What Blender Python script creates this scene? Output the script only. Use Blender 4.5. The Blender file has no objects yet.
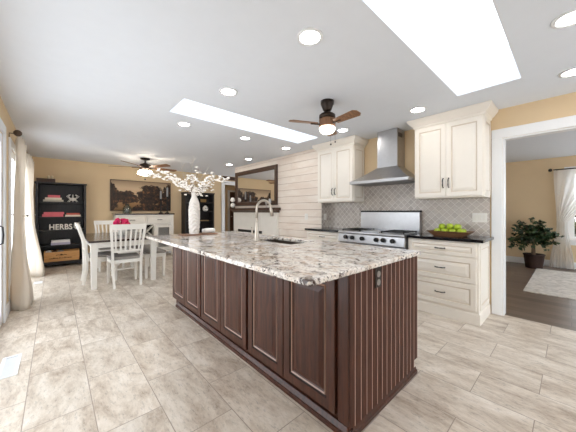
import bpy, math, random
from mathutils import Vector, Matrix
R = math.radians
PI = math.pi
sc = bpy.context.scene
col = sc.collection

# ------------------------------------------------------------------ camera
cam_d = bpy.data.cameras.new('camera')
cam = bpy.data.objects.new('camera', cam_d)
col.objects.link(cam)
cam.location = (0, 0, 1.22)
cam.rotation_euler = (R(90), 0, R(-42.2))
cam_d.sensor_width = 36
cam_d.lens = 257.3 / 576 * 36
cam_d.shift_y = -(216 - 211.3) / 576
cam_d.clip_start = 0.05
sc.camera = cam

# ------------------------------------------------------------------ world, exposure
world = bpy.data.worlds.new('sky')
sc.world = world
world.use_nodes = True
bg = world.node_tree.nodes['Background']
bg.inputs[0].default_value = (0.87, 0.935, 1.0, 1)
bg.inputs[1].default_value = 4.0
_t = world.node_tree; _tc = _t.nodes.new('ShaderNodeTexCoord'); _sp = _t.nodes.new('ShaderNodeSeparateXYZ'); _rp = _t.nodes.new('ShaderNodeValToRGB')
_t.links.new(_tc.outputs['Generated'], _sp.inputs[0]); _t.links.new(_sp.outputs[2], _rp.inputs[0]); _t.links.new(_rp.outputs[0], bg.inputs[0])
# bright overcast sky above the horizon, pale paving below it
_rp.color_ramp.elements[0].position = 0.0; _rp.color_ramp.elements[0].color = (0.76, 0.785, 0.81, 1)
_rp.color_ramp.elements[1].position = 0.03; _rp.color_ramp.elements[1].color = (0.88, 0.94, 1.0, 1)
sc.view_settings.view_transform = 'Standard'
sc.view_settings.look = 'None'
sc.view_settings.gamma = 1
sc.view_settings.use_curve_mapping = False
sc.view_settings.exposure = 0.2
sc.cycles.max_bounces = 14
sc.cycles.diffuse_bounces = 8
sc.cycles.use_denoising = True
CAN_STRENGTH = 38.0

# ------------------------------------------------------------------ materials
def srgb(r, g, b):
    f = lambda c: (c / 255 / 12.92) if c / 255 <= 0.04045 else ((c / 255 + 0.055) / 1.055) ** 2.4
    return (f(r), f(g), f(b), 1)

class NT:
    def __init__(s, name):
        s.m = bpy.data.materials.new(name); s.m.use_nodes = True
        s.t = s.m.node_tree; s.b = s.t.nodes['Principled BSDF']
    def n(s, kind, **kw):
        x = s.t.nodes.new(kind)
        for k, v in kw.items():
            if k.startswith('i_'):
                key = k[2:]; key = int(key) if key.isdigit() else key.replace('_', ' ')
                x.inputs[key].default_value = v
            else: setattr(x, k, v)
        return x
    def l(s, a, b): s.t.links.new(a, b)
    def ramp(s, fac, stops):
        r = s.n('ShaderNodeValToRGB'); e = r.color_ramp.elements
        while len(e) < len(stops): e.new(0.5)
        for i, (p, c) in enumerate(stops): e[i].position = p; e[i].color = c
        s.l(fac, r.inputs[0]); return r.outputs[0]
    def mix(s, fac, a, b, mode='MIX'):
        x = s.n('ShaderNodeMix', data_type='RGBA', blend_type=mode)
        for sock, v in ((x.inputs[0], fac), (x.inputs[6], a), (x.inputs[7], b)):
            if hasattr(v, 'links'): s.l(v, sock)
            else: sock.default_value = v
        return x.outputs[2]
    def coord(s, scale=(1, 1, 1), rot=(0, 0, 0), loc=(0, 0, 0)):
        tc = s.n('ShaderNodeTexCoord'); mp = s.n('ShaderNodeMapping')
        mp.inputs['Scale'].default_value = scale; mp.inputs['Rotation'].default_value = rot
        mp.inputs['Location'].default_value = loc
        s.l(tc.outputs['Object'], mp.inputs[0]); return mp.outputs[0]
    def noise(s, vec, scale, detail=4, rough=.55, dist=0.):
        x = s.n('ShaderNodeTexNoise'); x.inputs['Scale'].default_value = scale
        x.inputs['Detail'].default_value = detail; x.inputs['Roughness'].default_value = rough
        x.inputs['Distortion'].default_value = dist
        s.l(vec, x.inputs['Vector']); return x.outputs[0]
    def bump(s, h, strength=.2, dist=.01):
        x = s.n('ShaderNodeBump'); x.inputs['Strength'].default_value = strength
        x.inputs['Distance'].default_value = dist
        s.l(h, x.inputs['Height']); s.l(x.outputs[0], s.b.inputs['Normal'])
    def rough(s, v): s.b.inputs['Roughness'].default_value = v

def simple(name, c, rough=.5, metal=0., vary=.06, scale=8, bump=0., coat=0.):
    k = NT(name)
    v = k.coord()
    nz = k.noise(v, scale)
    lo = tuple(max(0, x * (1 - vary)) for x in c[:3]) + (1,)
    hi = tuple(min(1, x * (1 + vary)) for x in c[:3]) + (1,)
    k.l(k.ramp(nz, [(.3, lo), (.7, hi)]), k.b.inputs['Base Color'])
    k.rough(rough); k.b.inputs['Metallic'].default_value = metal
    if coat: k.b.inputs['Coat Weight'].default_value = coat; k.b.inputs['Coat Roughness'].default_value = .12
    if bump: k.bump(nz, bump, .004)
    return k.m

def wood(name, c1, c2, axis='z', scale=6, rough=.4, stretch=12, coat=0.):
    k = NT(name)
    sc_ = [stretch] * 3; sc_['xyz'.index(axis)] = 1
    v = k.coord(scale=tuple(sc_))
    nz = k.noise(v, scale, 6, .6, .6)
    k.l(k.ramp(nz, [(.3, c1), (.68, c2)]), k.b.inputs['Base Color'])
    k.rough(rough); k.bump(nz, .12, .003)
    if coat: k.b.inputs['Coat Weight'].default_value = coat; k.b.inputs['Coat Roughness'].default_value = .2
    return k.m

def emis(name, c, s):
    k = NT(name)
    k.b.inputs['Base Color'].default_value = c
    k.b.inputs['Emission Color'].default_value = c
    k.b.inputs['Emission Strength'].default_value = s
    return k.m

def glass(name, tint=(1, 1, 1, 1), fac=.08):
    k = NT(name)
    tr = k.n('ShaderNodeBsdfTransparent'); tr.inputs[0].default_value = tint
    gl = k.n('ShaderNodeBsdfGlossy'); gl.inputs['Roughness'].default_value = .02
    mx = k.n('ShaderNodeMixShader'); mx.inputs[0].default_value = fac
    k.l(tr.outputs[0], mx.inputs[1]); k.l(gl.outputs[0], mx.inputs[2])
    k.l(mx.outputs[0], k.t.nodes['Material Output'].inputs[0])
    return k.m

M = {}
M['ceiling'] = simple('ceiling_paint', srgb(224, 229, 236), .9, vary=.01)
M['wall'] = simple('tan_paint', srgb(222, 199, 163), .85, vary=.02, scale=3)
M['trim'] = simple('white_trim_paint', srgb(236, 238, 240), .4, vary=.01)
M['cream'] = simple('cream_cabinet_paint', srgb(240, 234, 224), .38, vary=.02, scale=3)
M['glaze'] = simple('antique_glaze', srgb(220, 208, 192), .5, vary=.05)
M['white'] = simple('white_furniture_paint', srgb(232, 229, 222), .45, vary=.02)
M['shelf_black'] = wood('black_stained_wood', srgb(30, 28, 29), srgb(44, 41, 42), 'z', 5, .45)
M['cherry'] = wood('dark_cherry_wood', srgb(48, 25, 17), srgb(84, 48, 34), 'z', 4, .34, 10, .12)
M['cherry'].node_tree.nodes['Principled BSDF'].inputs['Specular IOR Level'].default_value = .3
M['cherry_groove'] = simple('cherry_dark_groove', srgb(34, 20, 18), .4)
M['bead_glint'] = simple('door_bead_highlight', srgb(170, 142, 128), .3)  # skylight highlight along the door bead, put into the colour
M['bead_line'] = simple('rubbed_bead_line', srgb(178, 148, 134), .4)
M['bead_board'] = wood('beaded_cherry_board', srgb(58, 33, 24), srgb(88, 53, 40), 'z', 4, .6, 10, 0)
M['bead_board'].node_tree.nodes['Principled BSDF'].inputs['Specular IOR Level'].default_value = .25
M['walnut'] = wood('walnut_frame_wood', srgb(52, 34, 24), srgb(84, 58, 42), 'y', 5, .4)
M['table_dark'] = wood('espresso_table_wood', srgb(44, 32, 28), srgb(66, 50, 44), 'y', 5, .22, 10, .3)
M['black_stone'] = simple('black_granite', srgb(24, 24, 27), .12, vary=.5, scale=60)
M['steel'] = simple('brushed_steel', (.50, .50, .51, 1), .33, 1., vary=.04, scale=20)
M['steel_dark'] = simple('dark_steel', (.2, .2, .21, 1), .35, 1.)
M['nickel'] = simple('brushed_nickel', (.50, .45, .39, 1), .32, 1., vary=.03)
M['iron'] = simple('black_iron', srgb(22, 21, 21), .5)
M['bronze'] = simple('oil_rubbed_bronze', srgb(52, 42, 36), .38, .6)
M['rod'] = simple('bronze_rod', srgb(88, 72, 60), .4, .5)
M['cushion'] = simple('grey_seat_fabric', srgb(148, 142, 136), .95, vary=.12, scale=60, bump=.3)
M['curtain'] = simple('ivory_curtain_cloth', srgb(232, 222, 208), .9, vary=.02)
M['towel'] = simple('white_towel', srgb(240, 238, 234), .95, vary=.03, scale=40, bump=.4)
M['plate'] = simple('white_plastic', srgb(238, 236, 230), .35, vary=.01)
M['vase'] = simple('white_ceramic', srgb(222, 215, 208), .5, vary=.02)
M['blossom'] = simple('cream_blossom', srgb(250, 245, 238), .8, vary=.04)
M['twig'] = simple('brown_twig', srgb(120, 98, 80), .8)
M['twig_pale'] = simple('pale_twig', srgb(205, 198, 188), .8)
M['peony'] = simple('magenta_petals', srgb(214, 34, 96), .7, vary=.35, scale=30)
M['leaf'] = simple('dark_green_leaf', srgb(44, 66, 36), .4, vary=.45, scale=9)
M['trunk'] = simple('grey_bark', srgb(112, 92, 72), .9, vary=.2)
M['pot'] = simple('dark_wicker_pot', srgb(56, 38, 32), .7, vary=.3, scale=40, bump=.5)
M['soil'] = simple('soil', srgb(50, 38, 30), .95)
M['apple'] = simple('green_apple_skin', srgb(164, 186, 42), .3, vary=.2, scale=12)
M['bowl_wood'] = wood('carved_bowl_wood', srgb(92, 62, 40), srgb(140, 100, 66), 'y', 8, .5)
M['crate_wood'] = wood('pine_crate_wood', srgb(196, 142, 84), srgb(222, 172, 112), 'x', 6, .6)
M['board_wood'] = wood('serving_board_wood', srgb(112, 78, 58), srgb(150, 110, 84), 'x', 6, .5)
M['blade'] = wood('fan_blade_walnut', srgb(96, 66, 44), srgb(158, 114, 78), 'x', 8, .35)
M['fan_body'] = wood('fan_body_wood', srgb(104, 72, 50), srgb(136, 96, 66), 'z', 6, .4)
M['pink_cover'] = simple('rose_book_cloth', srgb(214, 106, 116), .7)
M['grey_cover'] = simple('grey_book_cloth', srgb(186, 180, 166), .7)
M['red_cover'] = simple('terracotta_book_cloth', srgb(190, 92, 78), .7)
M['ivory_cover'] = simple('ivory_book_cloth', srgb(224, 214, 196), .7)
M['lavender_cover'] = simple('lavender_book_cloth', srgb(186, 182, 204), .7)
M['white_cover'] = simple('white_book_cloth', srgb(232, 230, 232), .7)
M['pages'] = simple('book_pages', srgb(228, 220, 204), .9, vary=.08, scale=80)
M['letter'] = simple('white_letter_paint', srgb(236, 232, 224), .6)
M['candle'] = simple('grey_candle_wax', srgb(150, 150, 152), .6)
M['candle_ivory'] = simple('ivory_candle_wax', srgb(226, 212, 184), .6)
M['red_door'] = wood('dark_door_wood', srgb(58, 36, 28), srgb(84, 56, 42), 'z', 4, .4)
M['gold'] = simple('antique_gold', srgb(168, 140, 92), .45, .5)
M['firebox'] = simple('firebox_black', srgb(16, 16, 17), .5)
M['basin'] = simple('bronze_sink_composite', srgb(78, 66, 58), .35, .3)
M['ink'] = simple('burnt_ink', srgb(74, 46, 30), .8)
M['glass'] = glass('clear_glass')
M['glass_jar'] = glass('smoked_jar_glass', (.72, .8, .8, 1), .15)
M['lens'] = emis('downlight_lens', (1, .965, .92, 1), CAN_STRENGTH)
M['globe'] = emis('frosted_globe', (1, .9, .76, 1), 4.0)
M['shade_lit'] = emis('amber_glass_shade', (1, .86, .68, 1), 32)
k = NT('silvered_mirror'); k.b.inputs['Metallic'].default_value = 1; k.rough(.02)
k.b.inputs['Base Color'].default_value = (.82, .82, .82, 1); M['mirror'] = k.m

# stone tile floor: 12 x 24 inch tiles running away from the camera
k = NT('travertine_tile')
tc = k.n('ShaderNodeTexCoord'); sep = k.n('ShaderNodeSeparateXYZ'); k.l(tc.outputs['Object'], sep.inputs[0])
cmb = k.n('ShaderNodeCombineXYZ'); k.l(sep.outputs[1], cmb.inputs[0]); k.l(sep.outputs[0], cmb.inputs[1])
mp = k.n('ShaderNodeMapping'); mp.inputs['Location'].default_value = (.17 + 6.32, .138 + 0.3163 * 20, 0)
k.l(cmb.outputs[0], mp.inputs[0])
br = k.n('ShaderNodeTexBrick'); k.l(mp.outputs[0], br.inputs['Vector'])
br.offset = .5; br.squash = 1
br.inputs['Scale'].default_value = 1; br.inputs['Brick Width'].default_value = .632
br.inputs['Row Height'].default_value = .3163; br.inputs['Mortar Size'].default_value = .0028
br.inputs['Mortar Smooth'].default_value = .3
br.inputs['Color1'].default_value = (0, 0, 0, 1); br.inputs['Color2'].default_value = (1, 1, 1, 1)
br.inputs['Mortar'].default_value = (.5, .5, .5, 1)
# per-tile offset of the veining so that every tile has its own grain
vm = k.n('ShaderNodeVectorMath', operation='SCALE'); k.l(br.outputs['Color'], vm.inputs[0]); vm.inputs['Scale'].default_value = 7
va = k.n('ShaderNodeVectorMath', operation='ADD'); k.l(tc.outputs['Object'], va.inputs[0]); k.l(vm.outputs[0], va.inputs[1])
ms = k.n('ShaderNodeMapping'); ms.inputs['Scale'].default_value = (2.4, .85, 1); ms.inputs['Rotation'].default_value = (0, 0, R(14)); k.l(va.outputs[0], ms.inputs[0])
n1 = k.noise(ms.outputs[0], 2.6, 12, .76, .3)
n2 = k.noise(ms.outputs[0], 24, 8, .8, .1)
base = k.ramp(n1, [(.30, srgb(146, 126, 110)), (.41, srgb(190, 174, 157)), (.52, srgb(216, 204, 189)), (.66, srgb(235, 226, 215))])
pit = k.ramp(n2, [(.33, (0, 0, 0, 1)), (.47, (1, 1, 1, 1))])
base = k.mix(k.mix(1, pit, (1, 1, 1, 1), 'MIX'), base, base)
spk = k.mix(.45, srgb(255, 255, 255), pit, 'MIX')
base = k.mix(1, base, spk, 'MULTIPLY')
tone = k.ramp(br.outputs['Color'], [(0, (.9, .9, .9, 1)), (1, (1, 1, 1, 1))])
base = k.mix(1, base, tone, 'MULTIPLY')
fin = k.mix(br.outputs['Fac'], base, srgb(156, 141, 128))
k.l(fin, k.b.inputs['Base Color']); k.rough(.36)
inv = k.n('ShaderNodeMath', operation='SUBTRACT'); inv.inputs[0].default_value = 1; k.l(br.outputs['Fac'], inv.inputs[1])
k.bump(inv.outputs[0], .4, .003); M['tile'] = k.m

# granite with beige clouds and dark flecks
k = NT('cream_granite'); v = k.coord(scale=(1, .75, 1), rot=(0, 0, R(20)))
a = k.noise(v, 6, 8, .72, .9); c1 = k.ramp(a, [(.33, srgb(176, 148, 128)), (.42, srgb(214, 196, 178)), (.51, srgb(238, 231, 222)), (.7, srgb(244, 242, 239))])
g1 = k.noise(v, 30, 6, .75, .4); c1 = k.mix(k.ramp(g1, [(.50, (0, 0, 0, 1)), (.62, (.8, .8, .8, 1))]), c1, srgb(186, 178, 172))
b = k.noise(v, 13, 8, .8, .9); f1 = k.ramp(b, [(.42, (1, 1, 1, 1)), (.445, (0, 0, 0, 1))])
c2 = k.mix(f1, c1, srgb(74, 54, 48))
d = k.noise(v, 60, 5, .75, .2); f2 = k.ramp(d, [(.40, (1, 1, 1, 1)), (.43, (0, 0, 0, 1))])
c3 = k.mix(f2, c2, srgb(66, 54, 54))
k.l(c3, k.b.inputs['Base Color']); k.rough(.1); M['granite'] = k.m

# diagonal backsplash tile (runs in Y and Z on the kitchen wall, X and Z on the return)
def tile_wall(name, plane):
    k = NT(name); tc = k.n('ShaderNodeTexCoord'); sep = k.n('ShaderNodeSeparateXYZ'); k.l(tc.outputs['Object'], sep.inputs[0])
    cmb = k.n('ShaderNodeCombineXYZ'); k.l(sep.outputs[1 if plane == 'y' else 0], cmb.inputs[0]); k.l(sep.outputs[2], cmb.inputs[1])
    mp = k.n('ShaderNodeMapping'); mp.inputs['Rotation'].default_value = (0, 0, R(45)); k.l(cmb.outputs[0], mp.inputs[0])
    br = k.n('ShaderNodeTexBrick'); br.offset = 0; k.l(mp.outputs[0], br.inputs['Vector'])
    br.inputs['Scale'].default_value = 1; br.inputs['Brick Width'].default_value = .066; br.inputs['Row Height'].default_value = .066
    br.inputs['Mortar Size'].default_value = .0038; br.inputs['Mortar Smooth'].default_value = .6
    br.inputs['Color1'].default_value = srgb(198, 189, 180); br.inputs['Color2'].default_value = srgb(178, 168, 159)
    br.inputs['Mortar'].default_value = srgb(232, 227, 220)
    k.l(br.outputs['Color'], k.b.inputs['Base Color']); k.rough(.14)
    nz = k.noise(tc.outputs['Object'], 26, 2)
    mm = k.n('ShaderNodeMath', operation='MULTIPLY_ADD'); k.l(br.outputs['Fac'], mm.inputs[0]); mm.inputs[1].default_value = -.5
    k.l(nz, mm.inputs[2]); k.bump(mm.outputs[0], .5, .006)
    return k.m
M['splash'] = tile_wall('diagonal_tile', 'y'); M['splash_x'] = tile_wall('diagonal_tile_return', 'x')

# whitewashed board
k = NT('whitewashed_board'); v = k.coord(scale=(1, .7, 3)); a = k.noise(v, 3, 5, .6, .8)
k.l(k.ramp(a, [(.25, srgb(228, 213, 199)), (.55, srgb(236, 226, 215)), (.8, srgb(242, 235, 227))]), k.b.inputs['Base Color'])
k.rough(.6); M['shiplap'] = k.m
M['board_gap'] = simple('dark_board_gap', srgb(172, 150, 132), .9)
# other room's plank floor
k = NT('grey_brown_plank'); tc = k.n('ShaderNodeTexCoord'); sep = k.n('ShaderNodeSeparateXYZ'); k.l(tc.outputs['Object'], sep.inputs[0])
cmb = k.n('ShaderNodeCombineXYZ'); k.l(sep.outputs[1], cmb.inputs[0]); k.l(sep.outputs[0], cmb.inputs[1])
br = k.n('ShaderNodeTexBrick'); k.l(cmb.outputs[0], br.inputs['Vector']); br.offset = .37
br.inputs['Scale'].default_value = 1; br.inputs['Brick Width'].default_value = 1.2; br.inputs['Row Height'].default_value = .15
br.inputs['Mortar Size'].default_value = .002; br.inputs['Color1'].default_value = srgb(104, 88, 78); br.inputs['Color2'].default_value = srgb(132, 115, 103)
br.inputs['Mortar'].default_value = srgb(70, 58, 50)
v = k.coord(scale=(10, 1, 1)); a = k.noise(v, 5, 6, .6, .5)
k.l(k.mix(1, br.outputs['Color'], k.ramp(a, [(.3, (.72, .72, .72, 1)), (.7, (1, 1, 1, 1))]), 'MULTIPLY'), k.b.inputs['Base Color'])
k.rough(.32); M['plank'] = k.m
# rug
k = NT('cream_woven_rug'); v = k.coord(); a = k.noise(v, 9, 5, .7, 1)
k.l(k.ramp(a, [(.35, srgb(190, 184, 176)), (.6, srgb(226, 220, 212))]), k.b.inputs['Base Color']); k.rough(.95)
k.bump(k.noise(v, 120, 2), .5, .004); M['rug'] = k.m
# sheer curtain
k = NT('sheer_voile')
tr = k.n('ShaderNodeBsdfTransparent'); tl = k.n('ShaderNodeBsdfTranslucent'); tl.inputs[0].default_value = srgb(246, 244, 240)
df = k.n('ShaderNodeBsdfDiffuse'); df.inputs[0].default_value = srgb(240, 238, 234)
m1 = k.n('ShaderNodeMixShader'); m1.inputs[0].default_value = .4; k.l(tl.outputs[0], m1.inputs[1]); k.l(df.outputs[0], m1.inputs[2])
m2 = k.n('ShaderNodeMixShader'); m2.inputs[0].default_value = .78; k.l(tr.outputs[0], m2.inputs[1]); k.l(m1.outputs[0], m2.inputs[2])
k.l(m2.outputs[0], k.t.nodes['Material Output'].inputs[0]); M['sheer'] = k.m
# thick cloth that passes some light
k = NT('ivory_drape')
tl = k.n('ShaderNodeBsdfTranslucent'); tl.inputs[0].default_value = srgb(250, 246, 240)
df = k.n('ShaderNodeBsdfDiffuse'); df.inputs[0].default_value = srgb(244, 237, 226)
m1 = k.n('ShaderNodeMixShader'); m1.inputs[0].default_value = .6; k.l(tl.outputs[0], m1.inputs[1]); k.l(df.outputs[0], m1.inputs[2])
k.l(m1.outputs[0], k.t.nodes['Material Output'].inputs[0]); M['drape'] = k.m
# landscape painting: pale sky, brown tree masses, ochre field
k = NT('sepia_landscape_canvas'); tc = k.n('ShaderNodeTexCoord'); g = tc.outputs['Generated']
sep = k.n('ShaderNodeSeparateXYZ'); k.l(g, sep.inputs[0])
sky = k.ramp(sep.outputs[2], [(0, srgb(120, 92, 58)), (.28, srgb(160, 122, 82)), (.45, srgb(206, 172, 134)), (.75, srgb(200, 176, 146)), (1, srgb(150, 128, 104))])
mpp = k.n('ShaderNodeMapping'); mpp.inputs['Scale'].default_value = (3.2, 1, 1.7); k.l(g, mpp.inputs[0])
a = k.noise(mpp.outputs[0], 2.6, 7, .66, .7)
def mth(op, x, y):
    q = k.n('ShaderNodeMath', operation=op)
    for i_, z in enumerate((x, y)):
        if hasattr(z, 'links'): k.l(z, q.inputs[i_])
        else: q.inputs[i_].default_value = z
    return q.outputs[0]
# trees gather to the right and around the left third
def blob(cx, cz, rx, rz):
    dx = mth('DIVIDE', mth('SUBTRACT', sep.outputs[0], cx), rx); dz = mth('DIVIDE', mth('SUBTRACT', sep.outputs[2], cz), rz)
    return mth('SUBTRACT', 1.0, mth('ADD', mth('MULTIPLY', dx, dx), mth('MULTIPLY', dz, dz)))
mask = mth('MAXIMUM', mth('MAXIMUM', blob(.66, .5, .26, .42), blob(.24, .42, .2, .24)), mth('MAXIMUM', blob(.0, .4, .13, .5), blob(.98, .45, .16, .55)))
mask = mth('MAXIMUM', mask, blob(.75, .05, .42, .22))
mk = mth('ADD', mth('MULTIPLY', mask, .5), mth('MULTIPLY', mth('SUBTRACT', a, .5), 1.3))
fac = k.ramp(mk, [(.04, (0, 0, 0, 1)), (.14, (1, 1, 1, 1))])
b2 = k.noise(mpp.outputs[0], 5, 6, .65)
tree = k.ramp(b2, [(.40, srgb(30, 21, 16)), (.56, srgb(62, 42, 28)), (.68, srgb(140, 90, 52))])
k.l(k.mix(fac, sky, tree), k.b.inputs['Base Color']); k.rough(.6); M['canvas'] = k.m

# ------------------------------------------------------------------ mesh tools
class MB:
    def __init__(s): s.v = []; s.f = []; s.mi = []
    def add(s, vs, fs, mi=0):
        o = len(s.v); s.v += [tuple(x) for x in vs]; s.f += [tuple(i + o for i in f) for f in fs]; s.mi += [mi] * len(fs)
        return s
    def box(s, x0, x1, y0, y1, z0, z1, mi=0):
        x0, x1 = sorted((x0, x1)); y0, y1 = sorted((y0, y1)); z0, z1 = sorted((z0, z1))
        vs = [(x, y, z) for z in (z0, z1) for y in (y0, y1) for x in (x0, x1)]
        return s.add(vs, [(0, 2, 3, 1), (4, 5, 7, 6), (0, 1, 5, 4), (2, 6, 7, 3), (0, 4, 6, 2), (1, 3, 7, 5)], mi)
    def lathe(s, prof, c=(0, 0), n=24, mi=0, wob=None):
        vs = []; fs = []
        for j, (r, z) in enumerate(prof):
            for i in range(n):
                a = 2 * PI * i / n; rr = r * (wob(a, z) if wob else 1)
                vs.append((c[0] + rr * math.cos(a), c[1] + rr * math.sin(a), z))
        for j in range(len(prof) - 1):
            for i in range(n):
                i2 = (i + 1) % n
                fs.append((j * n + i, j * n + i2, (j + 1) * n + i2, (j + 1) * n + i))
        fs.append(tuple(range(n))[::-1]); fs.append(tuple((len(prof) - 1) * n + i for i in range(n)))
        return s.add(vs, fs, mi)
    def tube(s, pts, r, n=8, mi=0):
        pts = [Vector(p) for p in pts]; rs = r if isinstance(r, (list, tuple)) else [r] * len(pts)
        vs = []; fs = []; up = None
        for i, p in enumerate(pts):
            t = (pts[min(i + 1, len(pts) - 1)] - pts[max(i - 1, 0)]).normalized()
            if up is None: up = Vector((0, 0, 1)) if abs(t.z) < .9 else Vector((1, 0, 0))
            sd = t.cross(up).normalized(); up = sd.cross(t).normalized()
            for q in range(n):
                a = 2 * PI * q / n; vs.append(p + (sd * math.cos(a) + up * math.sin(a)) * rs[i])
        for i in range(len(pts) - 1):
            for q in range(n):
                q2 = (q + 1) % n; fs.append((i * n + q, i * n + q2, (i + 1) * n + q2, (i + 1) * n + q))
        fs.append(tuple(range(n))[::-1]); fs.append(tuple((len(pts) - 1) * n + q for q in range(n)))
        return s.add(vs, fs, mi)
    def bar(s, p, q, wx, wy, mi=0, q_w=None):
        # square-section bar between two points, section axes x and y
        p = Vector(p); q = Vector(q); w2 = q_w or (wx, wy); vs = []
        for c, (a, b) in ((p, (wx, wy)), (q, w2)):
            for sx, sy in ((-1, -1), (1, -1), (1, 1), (-1, 1)): vs.append(c + Vector((sx * a / 2, sy * b / 2, 0)))
        return s.add(vs, [(3, 2, 1, 0), (4, 5, 6, 7), (0, 1, 5, 4), (1, 2, 6, 5), (2, 3, 7, 6), (3, 0, 4, 7)], mi)
    def ball(s, c, r, n=10, m=7, sc3=(1, 1, 1), mi=0, jit=0, rnd=None):
        vs = [(c[0], c[1], c[2] - r * sc3[2])]; fs = []
        for j in range(1, m):
            t = PI * j / m
            for i in range(n):
                a = 2 * PI * i / n; rr = r * (1 + (rnd.uniform(-jit, jit) if jit else 0))
                vs.append((c[0] + rr * sc3[0] * math.sin(t) * math.cos(a), c[1] + rr * sc3[1] * math.sin(t) * math.sin(a), c[2] - rr * sc3[2] * math.cos(t)))
        vs.append((c[0], c[1], c[2] + r * sc3[2]))
        for i in range(n):
            i2 = (i + 1) % n; fs.append((0, 1 + i2, 1 + i))
            for j in range(m - 2): fs.append((1 + j * n + i, 1 + j * n + i2, 1 + (j + 1) * n + i2, 1 + (j + 1) * n + i))
            fs.append((1 + (m - 2) * n + i, 1 + (m - 2) * n + i2, len(vs) - 1))
        return s.add(vs, fs, mi)
    def prism(s, poly, axis, a0, a1, mi=0):
        # poly: list of 2-D points; axis: extrusion axis; other two axes in xyz order
        n = len(poly); mk = {'x': lambda p, a: (a, p[0], p[1]), 'y': lambda p, a: (p[0], a, p[1]), 'z': lambda p, a: (p[0], p[1], a)}[axis]
        vs = [mk(p, a0) for p in poly] + [mk(p, a1) for p in poly]
        fs = [tuple(range(n))[::-1], tuple(range(n, 2 * n))] + [(i, (i + 1) % n, (i + 1) % n + n, i + n) for i in range(n)]
        return s.add(vs, fs, mi)
    def panel(s, o, U, V, N, w, h, rings, mi=None):
        # concentric rectangular rings (inset, height): a moulded door or drawer front
        o = Vector(o); U = Vector(U); V = Vector(V); N = Vector(N); vs = []
        for ins, d in rings:
            for a, b in ((ins, ins), (w - ins, ins), (w - ins, h - ins), (ins, h - ins)): vs.append(o + U * a + V * b + N * d)
        base = len(s.v); s.v += [tuple(x) for x in vs]
        s.f.append(tuple(base + i for i in (3, 2, 1, 0))); s.mi.append(0)
        for j in range(len(rings) - 1):
            for i in range(4):
                i2 = (i + 1) % 4; s.f.append((base + j * 4 + i, base + j * 4 + i2, base + j * 4 + 4 + i2, base + j * 4 + 4 + i)); s.mi.append(mi[j] if mi else 0)
        e = base + 4 * (len(rings) - 1); s.f.append((e, e + 1, e + 2, e + 3)); s.mi.append(0)
        return s
    def build(s, name, mats, parent=None, smooth=False, bevel=0., origin=None, kind=None):
        me = bpy.data.meshes.new(name)
        if parent is not None: o = parent_world(parent)
        elif origin is not None: o = Vector(origin)
        else:
            xs, ys, zs = zip(*s.v); o = Vector(((min(xs) + max(xs)) / 2, (min(ys) + max(ys)) / 2, min(zs)))
        me.from_pydata([tuple(Vector(v) - o) for v in s.v], [], s.f)
        if not isinstance(mats, (list, tuple)): mats = [mats]
        for m in mats: me.materials.append(m)
        for p, i in zip(me.polygons, s.mi): p.material_index = i; p.use_smooth = smooth
        import bmesh
        bm = bmesh.new(); bm.from_mesh(me); bmesh.ops.recalc_face_normals(bm, faces=bm.faces); bm.to_mesh(me); bm.free()
        ob = bpy.data.objects.new(name, me); col.objects.link(ob)
        if parent is not None: ob.parent = parent
        else: ob.location = o
        if bevel:
            b = ob.modifiers.new('bevel', 'BEVEL'); b.width = bevel; b.segments = 2; b.limit_method = 'ANGLE'; b.angle_limit = R(40)
        if kind: ob['kind'] = kind
        return ob

def parent_world(p):
    o = Vector((0, 0, 0))
    while p is not None: o += p.location; p = p.parent
    return o

def tag(o, label, cat, group=None):
    o['label'] = label; o['category'] = cat
    if group: o['group'] = group
    return o

def thing(name, label, cat, loc=(0, 0, 0), group=None):
    o = bpy.data.objects.new(name, None); o.empty_display_size = .1; col.objects.link(o); o.location = loc
    return tag(o, label, cat, group)

def copy_tree(o, loc=None, rotz=None, label=None, parent=None, scale=None):
    c = o.copy(); col.objects.link(c)
    if parent is not None: c.parent = parent
    if loc is not None: c.location = loc
    if rotz is not None: c.rotation_euler = (0, 0, rotz)
    if scale: c.scale = scale
    if label: c['label'] = label
    for ch in list(o.children): copy_tree(ch, parent=c)
    return c

def arc(c, r, a0, a1, n, plane='xz'):
    out = []
    for i in range(n + 1):
        a = R(a0 + (a1 - a0) * i / n)
        out.append((c[0] + r * math.cos(a), c[1], c[2] + r * math.sin(a)) if plane == 'xz' else (c[0], c[1] + r * math.cos(a), c[2] + r * math.sin(a)))
    return out

# ------------------------------------------------------------------ room shell
XL, XR, XS, YB, ZC, YR = -.42, 3.88, 3.66, 7.93, 2.42, -1.9
XE = 5.4      # far side of the recess behind the chimney breast
SK1 = (1.02, 3.18, 2.77, 3.255); SK2 = (1.0, 3.11, .305, .80)
MB().box(XL - .15, 3.93, YR - .15, YB + 1.9, -.08, 0).build('floor', M['tile'], kind='structure', origin=(0, 0, 0))
bpy.data.objects['floor']
MB().box(3.93, 8.4, -3.5, 3.2, -.08, 0).build('floor_far_room', M['plank'], kind='structure', origin=(0, 0, 0))
MB().box(3.93, 6.4, 6.0, YB + 1.9, -.08, 0).build('floor_recess', M['tile'], kind='structure', origin=(0, 0, 0))
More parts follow.
